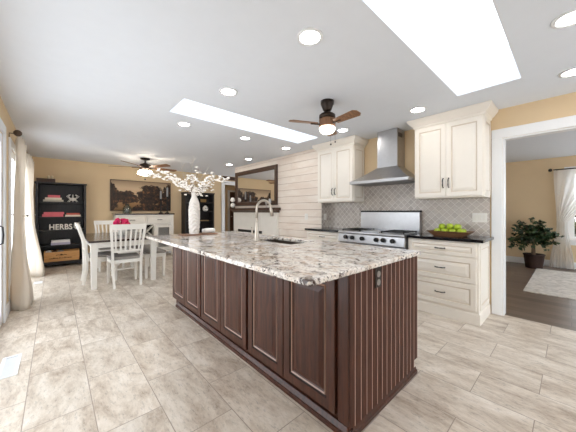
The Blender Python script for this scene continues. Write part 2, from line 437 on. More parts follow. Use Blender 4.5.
# ceiling with two skylight openings
def slab_with_holes(mb, x0, x1, y0, y1, z0, z1, holes):
    xs = sorted({x0, x1} | {h[0] for h in holes} | {h[1] for h in holes}); ys = sorted({y0, y1} | {h[2] for h in holes} | {h[3] for h in holes})
    for a, b in zip(xs, xs[1:]):
        for c, d in zip(ys, ys[1:]):
            mx, my = (a + b) / 2, (c + d) / 2
            if not any(h[0] < mx < h[1] and h[2] < my < h[3] for h in holes): mb.box(a, b, c, d, z0, z1)
cm = MB(); slab_with_holes(cm, XL - .15, 3.95, YR - .15, YB + 1.9, ZC, ZC + .06, [SK1, SK2])
slab_with_holes(cm, 3.95, 6.4, 3.0, YB + 1.9, ZC, ZC + .06, [])
cm.build('ceiling', M['ceiling'], kind='structure')
MB().box(3.955, 8.4, -3.5, 3.2, ZC - .02, ZC - .001).build('ceiling_far_room', M['ceiling'], kind='structure')
for i, (x0, x1, y0, y1) in enumerate((SK1, SK2)):
    z0, z1 = ZC + .06, ZC + .34
    w = MB(); w.box(x0 - .03, x0, y0 - .03, y1 + .03, z0, z1).box(x1, x1 + .03, y0 - .03, y1 + .03, z0, z1)
    w.box(x0, x1, y0 - .03, y0, z0, z1).box(x0, x1, y1, y1 + .03, z0, z1)
    wo = w.build('window_%d' % (i + 1), M['ceiling'], kind='structure')
    fr = MB(); fr.box(x0 - .05, x1 + .05, y0 - .05, y0 - .031, z1 - .03, z1 + .02).box(x0 - .05, x1 + .05, y1 + .031, y1 + .05, z1 - .03, z1 + .02)
    fr.build('skylight_frame', M['trim'], wo)
    MB().box(x0 - .03, x1 + .03, y0 - .03, y1 + .03, z1 + .001, z1 + .006).build('pane', M['glass'], wo)

# wall with openings, running along an axis
def wall(name, mat, axis, t0, t1, a0, a1, z0, z1, holes=()):
    mb = MB(); av = sorted({a0, a1} | {h[0] for h in holes} | {h[1] for h in holes}); zv = sorted({z0, z1} | {h[2] for h in holes} | {h[3] for h in holes})
    for a, b in zip(av, av[1:]):
        for c, d in zip(zv, zv[1:]):
            ma, mz = (a + b) / 2, (c + d) / 2
            if any(h[0] < ma < h[1] and h[2] < mz < h[3] for h in holes): continue
            if axis == 'y': mb.box(t0, t1, a, b, c, d)
            else: mb.box(a, b, t0, t1, c, d)
    return mb.build(name, mat, kind='structure', origin=(0, 0, 0))
D1 = (1.2, 4.15, 0, 2.06); D2 = (4.72, 7.15, .0, 2.03)
wall('wall_left', M['wall'], 'y', XL - .15, XL, YR - .15, YB, 0, ZC, [D1, D2])
DO = (-1.7, .545, 0, 2.075)
wall('wall_right', M['wall'], 'y', XR, 4.0, YR - .15, 3.30, 0, ZC, [DO])
wall('wall_rear', M['wall'], 'x', YR - .15, YR, XL, XR, 0, ZC, [(.7, 3.7, .15, 2.15)])
DB = (4.27, 5.05, 0, 2.15)
wall('wall_back', M['wall'], 'x', YB, YB + .12, XL - .15, 6.2, 0, ZC, [DB])
wall('wall_recess', M['wall'], 'y', XE, XE + .12, 6.2, YB, 0, ZC, [(6.35, 7.8, .1, 2.3)])
wall('wall_hallway_far_side', M['wall'], 'y', 6.2, 6.32, YB, YB + 1.9, 0, ZC)
wall('wall_hallway_end', M['wall'], 'x', YB + 1.7, YB + 1.82, 3.2, 6.2, 0, ZC)
wall('wall_hallway_side', M['wall'], 'y', 3.2, 3.3, YB + .12, YB + 1.7, 0, ZC)
# far room beyond the cased opening
wall('wall_far_room', M['wall'], 'y', 8.15, 8.27, -3.5, 3.2, 0, ZC, [(-1.75, .02, .62, 2.08)])
wall('wall_far_room_north', M['wall'], 'x', 3.12, 3.2, 4.0, 8.15, 0, ZC)
wall('wall_far_room_south', M['wall'], 'x', -3.5, -3.4, 4.0, 8.15, 0, ZC, [(4.6, 7.6, .3, 2.15)])
# shiplap chimney breast
mb = MB(); mb.box(XS + .012, XE, 3.13, 6.2, 0, ZC, 1)
z = 0; rnd = random.Random(4)
while z < ZC - .001:
    z1 = min(z + .139, ZC); ys = [3.12, 3.12 + rnd.uniform(.6, 1.3)]
    while ys[-1] < 5.2: ys.append(ys[-1] + rnd.uniform(.9, 1.5))
    ys = [y for y in ys if y < 5.9] + [6.2]
    for a, b in zip(ys, ys[1:]): mb.box(XS, XS + .014, a + .001, b - .001, z + .004, z1 - .004)
    z = z + .139
mb.box(XS - .006, XS + .012, 3.12, 3.17, 1.4, ZC)
wl = mb.build('wall_chimney_breast', [M['shiplap'], M['board_gap']], kind='structure', origin=(0, 0, 0))
# trims
def base(name, *b): MB().box(*b).build(name, M['trim'], bevel=.006, kind='structure')
base('baseboard_left', XL, XL + .018, 4.26, 4.60, 0, .13)
base('baseboard_left_far', XL, XL + .018, 7.26, YB, 0, .13)
base('baseboard_back', XL + .018, 4.18, YB - .018, YB, 0, .13)
base('baseboard_far_room', 8.13, 8.15, -3.4, 3.1, 0, .14)
tr = MB(); tr.box(XR - .02, XR, .545, .645, 0, 2.075).box(XR - .02, XR, -1.8, .645, 2.075, 2.185); tr.box(XR - .02, XR, -1.8, -1.7, 0, 2.075)
tr.build('trim_1', M['trim'], bevel=.006, kind='structure')
jb = MB(); jb.box(XR + .001, 4.001, .53, .545, 0, 2.06).box(XR + .001, 4.001, -1.7, .545, 2.06, 2.075).box(XR + .001, 4.001, -1.7, -1.685, 0, 2.06)
jb.build('trim_2', M['trim'], kind='structure')
tr = MB(); tr.box(4.16, 4.27, YB - .02, YB, 0, 2.26).box(4.27, 5.05, YB - .02, YB, 2.15, 2.26).box(5.05, 5.16, YB - .02, YB, 0, 2.26)
tr.build('trim_3', M['trim'], bevel=.006, kind='structure')
tr = MB(); tr.box(4.27, 4.285, YB, YB + .12, 0, 2.15).box(4.285, 5.05, YB, YB + .12, 2.135, 2.15); tr.build('trim_4', M['trim'], kind='structure')
# casings of the patio doors
tr = MB(); tr.box(XL, XL + .02, 4.15, 4.25, 0, 2.16).box(XL, XL + .02, 1.1, 4.15, 2.06, 2.16).box(XL, XL + .02, 1.1, 1.2, 0, 2.06)
tr.build('trim_5', M['trim'], bevel=.006, kind='structure')
tr = MB(); tr.box(XL - .15, XL - .0705, 4.141, 4.15, 0, 2.06).box(XL - .15, XL - .0705, 7.141, 7.15, 0, 2.03).box(XL - .15, XL - .0705, 4.72, 4.729, 0, 2.03); tr.build('trim_9', M['trim'], kind='structure')
tr = MB(); tr.box(XL, XL + .02, 4.62, 4.72, 0, 2.13).box(XL, XL + .02, 7.15, 7.25, 0, 2.13).box(XL, XL + .02, 4.72, 7.15, 2.03, 2.13)
tr.build('trim_6', M['trim'], bevel=.006, kind='structure')

def sliding(name, y0, y1, z1, mid):
    m = MB(); x0, x1 = XL - .07, XL - .001
    for a, b in ((y0, y0 + .09), (mid - .06, mid + .06), (y1 - .09, y1)): m.box(x0, x1, a, b, .0, z1)
    for a, b in ((y0 + .09, mid - .06), (mid + .06, y1 - .09)): m.box(x0, x1, a, b, 0, .12); m.box(x0, x1, a, b, z1 - .1, z1)
    d = m.build(name, M['trim'], kind='structure', bevel=.004)
    for a, b in ((y0 + .09, mid - .06), (mid + .06, y1 - .09)): MB().box(x0 + .035, x0 + .04, a, b, .12, z1 - .1).build('pane', M['glass'], d)
    return d
d1 = sliding('door_1', 1.2, 4.15, 2.06, 2.7)
h = MB(); h.tube([(XL - .01, 3.99, .87), (XL + .018, 3.99, .885), (XL + .022, 3.99, .97), (XL + .018, 3.99, 1.055), (XL - .01, 3.99, 1.07)], .008, 8)
h.build('door_handle', M['iron'], d1, smooth=True)
sliding('door_2', 4.72, 7.15, 2.03, 5.93)
def window(name, axis, t, a0, a1, z0, z1, nv=1):
    m = MB(); e = .06
    B = (lambda a, b, c, d, p=0, q=.05: m.box(t + p, t + q, a, b, c, d)) if axis == 'y' else (lambda a, b, c, d, p=0, q=.05: m.box(a, b, t + p, t + q, c, d))
    B(a0, a0 + e, z0, z1); B(a1 - e, a1, z0, z1); B(a0 + e, a1 - e, z0, z0 + e); B(a0 + e, a1 - e, z1 - e, z1)
    zm = (z0 + z1) / 2; B(a0 + e, a1 - e, zm - .02, zm + .02)
    for i in range(nv):
        am = a0 + (a1 - a0) * (i + 1) / (nv + 1); B(am - .03, am + .03, z0 + e, z1 - e, .005, .045)
    w = m.build(name, M['trim'], kind='structure')
    g = MB()
    if axis == 'y': g.box(t + .022, t + .027, a0 + e, a1 - e, z0 + e, z1 - e)
    else: g.box(a0 + e, a1 - e, t + .022, t + .027, z0 + e, z1 - e)
    g.build('pane', M['glass'], w)
    return w
window('window_3', 'y', 8.18, -1.75, .02, .62, 2.08)
tr = MB(); tr.box(8.13, 8.15, .02, .11, .5, 2.17).box(8.13, 8.15, -1.84, -1.75, .5, 2.17).box(8.13, 8.15, -1.75, .02, 2.08, 2.17).box(8.13, 8.15, -1.75, .02, .5, .59).box(8.08, 8.15, -1.87, .14, .59, .62)
tr.build('trim_7', M['trim'], kind='structure')
window('window_4', 'x', YR - .1, .7, 3.7, .15, 2.15, 2)  # unseen window behind the camera, added to let in daylight
window('window_5', 'x', -3.47, 4.6, 7.6, .3, 2.15, 2)
window('window_6', 'y', XE + .03, 6.35, 7.8, .1, 2.3)  # unseen recess window, added to brighten the dining end
# inner door of the hallway
m = MB(); m.box(5.33, 5.42, YB + 1.66, YB + 1.70, 0, 2.1).box(5.42, 6.18, YB + 1.66, YB + 1.70, 2.03, 2.1); m.build('trim_8', M['trim'], kind='structure')
m = MB(); m.box(5.42, 6.18, YB + 1.67, YB + 1.70, 0, 2.03)
for zz in ((.2, .9), (1.05, 1.85)):
    for yy in ((5.52, 5.76), (5.84, 6.08)): m.panel((yy[0], YB + 1.67, zz[0]), (1, 0, 0), (0, 0, 1), (0, -1, 0), yy[1] - yy[0], zz[1] - zz[0], [(0, 0), (0, .006), (.02, .001), (.05, .008)])
dd = m.build('door_3', M['red_door'], kind='structure')
MB().ball((5.48, YB + 1.64, 1.0), .028).build('door_knob', M['nickel'], dd, smooth=True)

# ------------------------------------------------------------------ island
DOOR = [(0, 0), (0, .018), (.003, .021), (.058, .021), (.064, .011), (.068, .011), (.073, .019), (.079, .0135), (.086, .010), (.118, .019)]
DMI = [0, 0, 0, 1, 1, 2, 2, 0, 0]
IX, IX1, IY0, IY1, IT = 1.156, 2.055, .795, 3.50, .884
cabs = [(.86, 1.742, 'nearest to the beaded end panel'), (1.742, 2.622, 'between the other two door pairs'), (2.622, IY1, 'at the far dining end')]
for i, (a, b, w) in enumerate(cabs):
    t = thing('island_cabinet', 'dark cherry island cabinet with two raised panel doors, ' + w, 'cabinet', ((IX + IX1) / 2, (a + b) / 2, 0), 'island cabinets')
    m = MB(); a_, b_1 = a + .002, b - .0005; m.box(IX, IX + .02, a_, b_1, .09, IT).box(IX1 - .02, IX1, a_, b_1, .09, IT).box(IX + .02, IX1 - .02, a_, a_ + .018, .09, IT).box(IX + .02, IX1 - .02, b_1 - .018, b_1, .09, IT).box(IX + .02, IX1 - .02, a_ + .018, b_1 - .018, .09, .11); m.box(IX + .031, IX1 - .05, a_, b_1, 0, .09)
    m.build('body', M['cherry'], t)
    md = (a + b) / 2
    for p, q in ((a + .012, md - .003), (md + .003, b - .016)):
        MB().panel((IX, p, .105), (0, 1, 0), (0, 0, 1), (-1, 0, 0), q - p, IT - .105 - .015, DOOR, DMI).build('door', [M['cherry'], M['cherry_groove'], M['bead_glint']], t)
# beaded end panel
t = thing('beadboard_panel', 'dark brown beaded board panel closing the near end of the island', 'panel', ((IX + IX1) / 2, IY0, 0))
m = MB(); m.box(IX + .012, IX1 - .012, IY0 + .012, .86, .09, IT); m.box(IX + .03, IX1 - .05, IY0 + .02, .86, 0, .09)
m.build('backing', M['bead_board'], t)
m = MB(); n = 15; w = (IX1 - IX) / n
for i in range(n):
    x0 = IX + i * w; x1_ = x0 + w
    z0 = .075 if i < n - 1 else .16
    m.box(x0 + .0024, x1_ - .0024, IY0, IY0 + .014, 0.03 if i < n - 1 else .10, IT, 0)
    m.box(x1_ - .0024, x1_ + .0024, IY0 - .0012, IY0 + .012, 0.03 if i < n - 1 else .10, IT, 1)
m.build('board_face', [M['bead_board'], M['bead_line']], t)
m = MB(); m.box(IX - .006, IX + .012, IY0, .862, .075, IT); m.build('corner_post', M['cherry'], t, bevel=.003)
t = MB()
t.prism([(IX - .012, 0), (IX + .03, 0), (IX + .03, .055), (IX + .012, .055), (IX - .004, .03), (IX - .012, .028)], 'y', IY0 - .012, IY1 - .1)
t.prism([(IY0 - .014, 0), (IY0 - .001, 0), (IY0 - .001, .05), (IY0 - .006, .03), (IY0 - .014, .026)], 'x', IX - .012, IX1 - .03)
tag(t.build('shoe_moulding', M['cherry'], bevel=.002), 'dark cherry moulding running on the tile around the island foot', 'moulding')
# countertop with the sink cut-out
SX0, SX1, SY0, SY1 = 1.61, 1.93, 1.74, 2.36
m = MB(); slab_with_holes(m, .83, 2.085, .775, 3.535, IT + .001, .915, [(SX0, SX1, SY0, SY1)])
ct = m.build('island_countertop', M['granite'])
import bmesh as _bm
b_ = _bm.new(); b_.from_mesh(ct.data); _bm.ops.remove_doubles(b_, verts=b_.verts, dist=1e-4)
fs_ = [f for f in b_.faces if all(len(e.link_faces) > 2 for e in f.edges)]
seen = {}
for f in b_.faces: seen.setdefault(tuple(sorted(v.index for v in f.verts)), []).append(f)
_bm.ops.delete(b_, geom=[f for g_ in seen.values() if len(g_) > 1 for f in g_], context='FACES')
b_.to_mesh(ct.data); b_.free()
bv = ct.modifiers.new('bevel', 'BEVEL'); bv.width = .007; bv.segments = 3; bv.limit_method = 'ANGLE'
tag(ct, 'large speckled cream and grey granite slab on the dark island', 'countertop')
m = MB(); e = .004; zb = .70
m.box(SX0 - .012, SX0, SY0 - .012, SY1 + .012, zb, IT).box(SX1, SX1 + .012, SY0 - .012, SY1 + .012, zb, IT).box(SX0, SX1, SY0 - .012, SY0, zb, IT).box(SX0, SX1, SY1, SY1 + .012, zb, IT).box(SX0 - .012, SX1 + .012, SY0 - .012, SY1 + .012, zb - .01, zb)
tag(m.build('sink', M['basin']), 'dark undermount sink sunk in the island granite beside the faucet', 'sink')
# faucet
FX, FY = 1.535, 2.17
t = thing('faucet', 'tall brushed nickel gooseneck faucet rising from the island', 'faucet', (FX, FY, .915))
m = MB(); m.lathe([(.031, .915), (.031, .922), (.024, .93), (.022, 1.0), (.017, 1.09), (.0145, 1.15)], (FX, FY), 20); m.build('body', M['nickel'], t, smooth=True)
ux, uy = .80, -.60
pts = [(FX, FY, 1.145), (FX, FY, 1.24)] + [(FX + ux * (.072 - .072 * math.cos(R(a))), FY + uy * (.072 - .072 * math.cos(R(a))), 1.245 + .085 * math.sin(R(a))) for a in range(8, 172, 9)]
MB().tube(pts, .0125, 12).build('spout', M['nickel'], t, smooth=True)
ex, ey = FX + ux * .143, FY + uy * .143
MB().tube([(ex - ux * .001, ey - uy * .001, 1.262), (ex + ux * .004, ey + uy * .004, 1.235), (ex + ux * .014, ey + uy * .014, 1.17)], [.0135, .015, .0195], 14).build('spray_head', M['nickel'], t, smooth=True)
MB().tube([(FX, FY, .985), (FX - .03, FY + .035, .99), (FX - .035, FY + .04, 1.06)], [.012, .01, .006], 10).build('lever', M['nickel'], t, smooth=True)
# bronze outlet on the end panel
t = thing('power_outlet', 'dark bronze outlet with two round sockets on the beaded panel', 'outlet', (1.455, IY0, .83))
m = MB(); m.box(1.42, 1.49, IY0 - .008, IY0 - .0005, .758, .882); m.build('cover_plate', M['bronze'], t, bevel=.003)
for zz in (.79, .84):
    m = MB(); m.add([(1.455 + .019 * math.cos(2 * PI * i / 16), IY0 - y, zz + .019 * math.sin(2 * PI * i / 16)) for y in (.0075, .011) for i in range(16)], [tuple(range(16)), tuple(range(16, 32))[::-1]] + [(i, (i + 1) % 16, 16 + (i + 1) % 16, 16 + i) for i in range(16)])
    m.build('socket', M['cushion'], t)

# ------------------------------------------------------------------ cabinets on the kitchen wall
CR = [(0, 0), (0, .016), (.003, .019), (.052, .019), (.058, .011), (.066, .011), (.098, .018)]
CM = [0, 0, 0, 1, 1, 0]
def pull(parent, p, axis, L=.1):
    m = MB(); d = (lambda a, o: (p[0] + o, p[1] + a, p[2])) if axis == 'y' else (lambda a, o: (p[0] + o, p[1], p[2] + a))
    h = L / 2
    m.tube([d(-h, 0), d(-h * .8, -.022), d(-h * .4, -.028), d(0, -.026), d(h * .4, -.028), d(h * .8, -.022), d(h, 0)], [.004, .0055, .007, .0045, .007, .0055, .004], 8)
    m.ball(d(-h, -.001), .008, 8, 5); m.ball(d(h, -.001), .008, 8, 5)
    return m.build('handle', M['iron'], parent, smooth=True)
BF = 3.35
def base_cab(label, y0, y1, drawers, side, notch=None):
    t = thing('base_cabinet', label, 'cabinet', ((BF + XR) / 2, (y0 + y1) / 2, 0), 'cream base cabinets')
    m = MB()
    if notch: m.box(BF, XR - .011, y0, notch - .012, .0, IT); m.box(BF, XS - .001, notch - .012, y1, .0, IT)
    else: m.box(BF, XR - .001, y0, y1, .0, IT)
    m.build('body', M['cream'], t)
    m = MB(); m.prism([(BF - .014, 0), (BF, 0), (BF, .115), (BF - .006, .115), (BF - .012, .10)], 'y', y0 - .014, y1)
    if side: m.prism([(y0 - .014, 0), (y0, 0), (y0, .115), (y0 - .006, .115), (y0 - .012, .10)], 'x', BF - .014, XR - .022)
    m.build('plinth', M['cream'], t)
    for z0, z1 in drawers:
        o = MB().panel((BF, y0 + .02, z0), (0, 1, 0), (0, 0, 1), (-1, 0, 0), y1 - y0 - .04, z1 - z0, [(a * (.75 if z1 - z0 < .2 else 1), d) for a, d in CR], CM).build('drawer', [M['cream'], M['glaze']], t)
        pull(o, (BF - .02, (y0 + y1) / 2 + .0, (z0 + z1) / 2), 'y')
    if side:
        MB().panel((BF + .04, y0, .15), (1, 0, 0), (0, 0, 1), (0, -1, 0), XR - BF - .09, .70, [(0, 0), (0, .008), (.04, .008), (.046, .001), (.054, .001), (.08, .007)], [0, 0, 1, 1, 0]).build('side_panel', [M['cream'], M['glaze']], t)
    return t
base_cab('cream three drawer base cabinet under the apple bowl, beside the doorway', .665, 1.405, [(.145, .425), (.435, .705), (.72, .868)], True)
base_cab('cream base cabinet left of the range by the whitewashed boards', 2.455, 3.19, [(.145, .425), (.435, .705), (.72, .868)], False, 3.12)
m = MB(); m.box(BF - .035, XR - .01, .62, 1.41, IT + .001, .918); tag(m.build('countertop', M['black_stone'], bevel=.004), 'black stone countertop under the apple bowl', 'countertop', 'black stone countertops')
m = MB(); m.box(BF - .035, XR - .01, 2.45, 3.108, IT + .001, .918); m.box(BF - .035, XS - .001, 3.108, 3.215, IT + .001, .918)
tag(m.build('countertop', M['black_stone'], bevel=.004), 'black stone countertop left of the range', 'countertop', 'black stone countertops')
# backsplash
m = MB(); m.box(XR - .009, XR - .0005, .66, 3.12, .90, 1.66); o = m.build('backsplash', M['splash'], origin=(XR, 0, 0)); tag(o, 'glossy beige diagonal tile field behind the range and counters', 'backsplash')
m = MB(); m.box(XS + .013, XR - .01, 3.11, 3.12, .919, 1.372); o = m.build('backsplash', M['splash_x'], origin=(0, 3.12, 0)); tag(o, 'narrow strip of diagonal tile on the return left of the range', 'backsplash')
def plate(label, cat, box, dots, axis):
    m = MB(); m.box(*box); o = m.build('wall_plate', M['plate'], bevel=.002)
    tag(o, label, cat)
    for d in dots: MB().box(*d).build('switch', M['white'], o, bevel=.001)
plate('white three gang switch plate on tile beside the doorway', 'switch', (XR - .014, XR - .0095, .685, .835, 1.085, 1.20), [(XR - .02, XR - .0145, y - .012, y + .012, 1.11, 1.175) for y in (.714, .76, .806)], 'y')
plate('small white outlet plate on the whitewashed boards', 'outlet', (XS - .006, XS - .0005, 3.46, 3.54, 1.06, 1.175), [(XS - .009, XS - .0065, 3.482, 3.518, 1.08, 1.155)], 'y')
plate('white outlet plate on the narrow tiled return', 'outlet', (3.72, 3.795, 3.104, 3.1095, 1.06, 1.175), [(3.74, 3.775, 3.101, 3.1035, 1.08, 1.155)], 'x')

def wall_cab(label, y0, y1, zb, ztop, wall_side=False):
    F = 3.55
    t = thing('wall_cabinet', label, 'cabinet', ((F + XR) / 2, (y0 + y1) / 2, zb), 'cream wall cabinets')
    m = MB(); m.box(F, XR - .01, y0, y1 - .001, zb, ztop); m.build('body', M['cream'], t)
    md = (y0 + y1) / 2; H = ztop - zb - .03
    for s, (p, q) in enumerate(((y0 + .01, md - .002), (md + .002, y1 - .01))):
        o = MB().panel((F, p, zb + .015), (0, 1, 0), (0, 0, 1), (-1, 0, 0), q - p, H, CR, CM).build('door', [M['cream'], M['glaze']], t)
        pull(o, (F - .02, md + (-.03 if s == 0 else .03), zb + .18), 'z', .11)
    o = MB().panel((F + .02, y0, zb + .03), (1, 0, 0), (0, 0, 1), (0, -1, 0), XR - F - .05, H - .03, [(0, 0), (0, .006), (.04, .006), (.046, .0), (.052, .0), (.075, .005)], [0, 0, 1, 1, 0]).build('side_panel', [M['cream'], M['glaze']], t)
    # crown moulding: mitred profile around front and sides
    prof = [(0, ztop - .01), (.012, ztop), (.015, ztop + .02), (.03, ztop + .03), (.055, ztop + .06), (.072, ztop + .085), (.076, ZC - .004), (0, ZC - .004)]
    vs = []; fs = []
    y1c = y1 + .0
    L = [lambda o_: (XR - .002, y0 - o_), lambda o_: (F - o_, y0 - o_), lambda o_: (F - o_, y1c + (o_ if not wall_side else 0)), lambda o_: (XS - .001 if wall_side else XR - .002, y1c + (o_ if not wall_side else 0))]
    for g_ in L:
        for o_, zz in prof: x_, y_ = g_(o_); vs.append((x_, y_, zz))
    n_ = len(prof)
    for s in range(3):
        for i in range(n_): fs.append((s * n_ + i, s * n_ + (i + 1) % n_, (s + 1) * n_ + (i + 1) % n_, (s + 1) * n_ + i))
    fs.append(tuple(range(n_))); fs.append(tuple(3 * n_ + i for i in range(n_)))
    m = MB(); m.add(vs, fs); m.box(F + .001, XR - .012, y0 + .001, y1 - .002, ztop, ZC - .006)
    m.build('crown', M['cream'], t)
    return t
wall_cab('cream two door wall cabinet between the range hood and the doorway', .655, 1.405, 1.385, 2.31)
wall_cab('cream two door wall cabinet beside the whitewashed boards', 2.35, 3.105, 1.375, 2.30, False)

# ------------------------------------------------------------------ range and hood
RY0, RY1, RF = 1.42, 2.44, 3.27
t = thing('range', 'stainless steel gas range with black knobs and a tall back guard', 'range', (3.55, 1.93, 0))
m = MB(); m.box(RF + .03, XR - .1, RY0, RY1, .12, .80).box(RF + .03, XR - .1, RY0, RY1, .8, .905); m.build('body', M['steel'], t)
m = MB(); m.prism([(RF - .005, .765), (RF + .03, .755), (RF + .03, .905), (RF + .012, .905)], 'y', RY0 + .001, RY1 - .001); m.build('control_panel', M['steel'], t)
m = MB(); m.tube([(RF + .012, RY0, .900), (RF + .012, RY1, .900)], .020, 14); m.box(RF + .012, XR - .1, RY0, RY1, .905, .921); m.build('cooktop', M['steel'], t, bevel=.002)
m = MB(); m.box(RF + .01, RF + .029, RY0 + .02, RY1 - .02, .2, .74); m.build('oven_door', M['steel'], t, bevel=.006)
m = MB(); m.tube([(RF + .01, RY0 + .08, .69), (RF - .04, RY0 + .08, .69)], .008).tube([(RF + .01, RY1 - .08, .69), (RF - .04, RY1 - .08, .69)], .008).tube([(RF - .04, RY0 + .05, .69), (RF - .04, RY1 - .05, .69)], .013, 12); m.build('oven_handle', M['steel'], t, smooth=True)
for y, z in ((2.30, .835), (2.185, .832), (2.02, .83), (1.80, .828), (1.70, .832), (1.57, .83)):
    m = MB(); r = .029
    m.tube([(RF + .012, y, z), (RF - .002, y, z)], r * 1.12, 16, 0); m.tube([(RF - .001, y, z), (RF - .03, y, z)], r, 16, 1)
    m.build('knob', [M['steel'], M['iron']], t)
for y0, y1 in ((2.08, 2.42), (1.44, 1.78)):
    m = MB(); zz = .948
    for i in range(4):
        yy = y0 + .02 + (y1 - y0 - .04) * i / 3; m.box(RF + .06, XR - .14, yy - .007, yy + .007, zz - .01, zz)
    for xx in (RF + .06, RF + .2, RF + .34, XR - .154): m.box(xx, xx + .014, y0 + .01, y1 - .01, zz - .012, zz - .002)
    for xx in (RF + .062, XR - .152):
        for yy in (y0 + .02, y1 - .02): m.box(xx, xx + .012, yy - .006, yy + .006, .921, zz - .01)
    m.build('grate', M['iron'], t)
m = MB(); m.box(RF + .06, XR - .14, 1.80, 2.06, .921, .935); m.build('griddle_cover', M['steel'], t, bevel=.004)
m = MB(); m.box(XR - .1, XR - .085, RY0 + .01, RY1 - .08, .85, 1.205).box(XR - .104, XR - .012, RY0 + .01, RY1 - .08, 1.205, 1.23, 1).box(XR - .085, XR - .012, RY0 + .01, RY0 + .02, .9, 1.205).box(XR - .085, XR - .012, RY1 - .09, RY1 - .08, .9, 1.205)
m.build('back_guard', [M['steel'], M['iron']], t)
for y in (RY0 + .06, RY1 - .06):
    for x in (RF + .08, XR - .16): MB().lathe([(.02, 0), (.02, .12)], (x, y), 10).build('foot', M['steel'], t)

t = thing('range_hood', 'stainless steel chimney hood over the range', 'range hood', (3.62, 1.82, 1.62))
HY0, HY1, HF, HZ = 1.425, 2.325, 3.40, 1.635
m = MB(); m.box(HF, XR - .01, HY0, HY1, HZ, HZ + .04); m.build('rim', M['steel'], t, bevel=.002)
m = MB(); m.box(HF + .03, XR - .03, HY0 + .03, HY1 - .03, HZ - .006, HZ - .0005); m.build('filter', M['steel_dark'], t)
CY0, CY1, CX = 1.675, 1.985, 3.63
def curve_slope(u): return u ** 1.35
m = MB(); vs = []; N_ = 6
for j in range(N_ + 1):
    u = j / N_; w = u; z_ = HZ + .04 + .2 * (u ** 1.18)
    vs += [(HF + (CX - HF) * w, HY0 + (CY0 - HY0) * w, z_), (HF + (CX - HF) * w, HY1 + (CY1 - HY1) * w, z_), (XR - .01, HY1 + (CY1 - HY1) * w, z_), (XR - .01, HY0 + (CY0 - HY0) * w, z_)]
fs = [(0, 1, 2, 3), tuple(4 * N_ + i for i in range(4))]
for j in range(N_):
    for i in range(4): fs.append((4 * j + i, 4 * j + (i + 1) % 4, 4 * j + 4 + (i + 1) % 4, 4 * j + 4 + i))
m.add(vs, fs); m.build('canopy', M['steel'], t)
m = MB(); m.box(CX, XR - .01, CY0, CY1, HZ + .24, ZC - .002); m.build('chimney', M['steel'], t, bevel=.003)
m = MB(); [m.box(CX + .03 + i * .022, CX + .04 + i * .022, CY0 - .0015, CY0 - .0002, 2.30, 2.36) for i in range(6)]; m.build('vent_slots', M['iron'], t)

# bowl of apples
BX, BY, BZ = 3.60, 1.005, .918
m = MB(); rings = [(.10, .15, 0), (.125, .225, .055), (.13, .232, .06), (.118, .215, .06), (.095, .14, .012)]
vs = []
for a, b, z in rings: vs += [(BX - a, BY - b, BZ + z), (BX + a, BY - b, BZ + z), (BX + a, BY + b, BZ + z), (BX - a, BY + b, BZ + z)]
fs = [(3, 2, 1, 0), tuple(16 + i for i in range(4))]
for j in range(4):
    for i in range(4): fs.append((4 * j + i, 4 * j + (i + 1) % 4, 4 * j + 4 + (i + 1) % 4, 4 * j + 4 + i))
m.add(vs, fs); tag(m.build('fruit_bowl', M['bowl_wood'], bevel=.003), 'oblong brown wooden bowl of green apples on black counter', 'bowl')
pr_ = [(.002, -.010), (.02, -.012 + .004), (.036, .006), (.041, .03), (.036, .052), (.02, .064), (.008, .060), (.002, .054)]
ap = MB(); ap.lathe([(r_, z_ + .012) for r_, z_ in pr_], (0, 0), 16)
proto = None
rnd = random.Random(2)
spots = [(-.045, -.125, .014), (.045, -.12, .014), (-.047, -.04, .014), (.047, -.038, .014), (-.046, .045, .014), (.045, .047, .014), (-.04, .128, .014), (.045, .13, .014), (0, -.08, .07), (-.01, .0, .075), (.0, .085, .07)]
for x, y, z in spots:
    if proto is None:
        proto = tag(ap.build('apple', M['apple'], smooth=True, origin=(0, 0, 0)), 'green apple heaped in the oblong wooden bowl', 'apple', 'green apples in the wooden bowl')
        MB().tube([(0, 0, .06), (.003, 0, .078)], .0018, 6).build('stem', M['twig'], proto); o = proto
        o.location = (BX + x, BY + y, BZ + z)
    else: o = copy_tree(proto, (BX + x, BY + y, BZ + z), rnd.uniform(0, 6))

# ------------------------------------------------------------------ fireplace, mantel, mirror
t = thing('fireplace_surround', 'white fireplace surround with black firebox beneath the dark mantel shelf', 'fireplace', (XS - .03, 5.25, 0))
m = MB(); x0, x1 = XS - .06, XS - .001
m.box(x0, x1, 4.34, 4.9, 0, 1.19).box(x0, x1, 5.9, 6.17, 0, 1.19).box(x0, x1, 4.9, 5.9, .73, 1.19); m.build('surround', M['white'], t, bevel=.004)
m = MB(); m.box(XS - .045, XS - .001, 4.9, 5.9, 0, .73); m.build('firebox', M['firebox'], t)
m = MB(); m.box(XS - .075, XS - .0601, 4.88, 5.92, .67, .755); m.build('vent_strip', M['iron'], t)
m = MB(); m.box(XS - .17, XS - .001, 4.27, 6.2, 1.245, 1.30).prism([(XS - .13, 1.245), (XS - .001, 1.245), (XS - .001, 1.191), (XS - .06, 1.191), (XS - .09, 1.215)], 'y', 4.31, 6.18)
tag(m.build('mantel_shelf', M['walnut'], bevel=.003), 'dark wooden mantel shelf on the whitewashed chimney breast', 'shelf')
t = thing('wall_mirror', 'large mirror in a wide dark wood frame above the mantel', 'mirror', (XS - .03, 5.24, 1.36))
my0, my1, mz0, mz1 = 4.37, 6.13, 1.36, 2.26
MB().panel((XS - .001, my0, mz0), (0, 1, 0), (0, 0, 1), (-1, 0, 0), my1 - my0, mz1 - mz0, [(0, 0), (0, .03), (.012, .045), (.03, .04), (.085, .032), (.1, .02), (.105, .012)]).build('frame', M['walnut'], t)
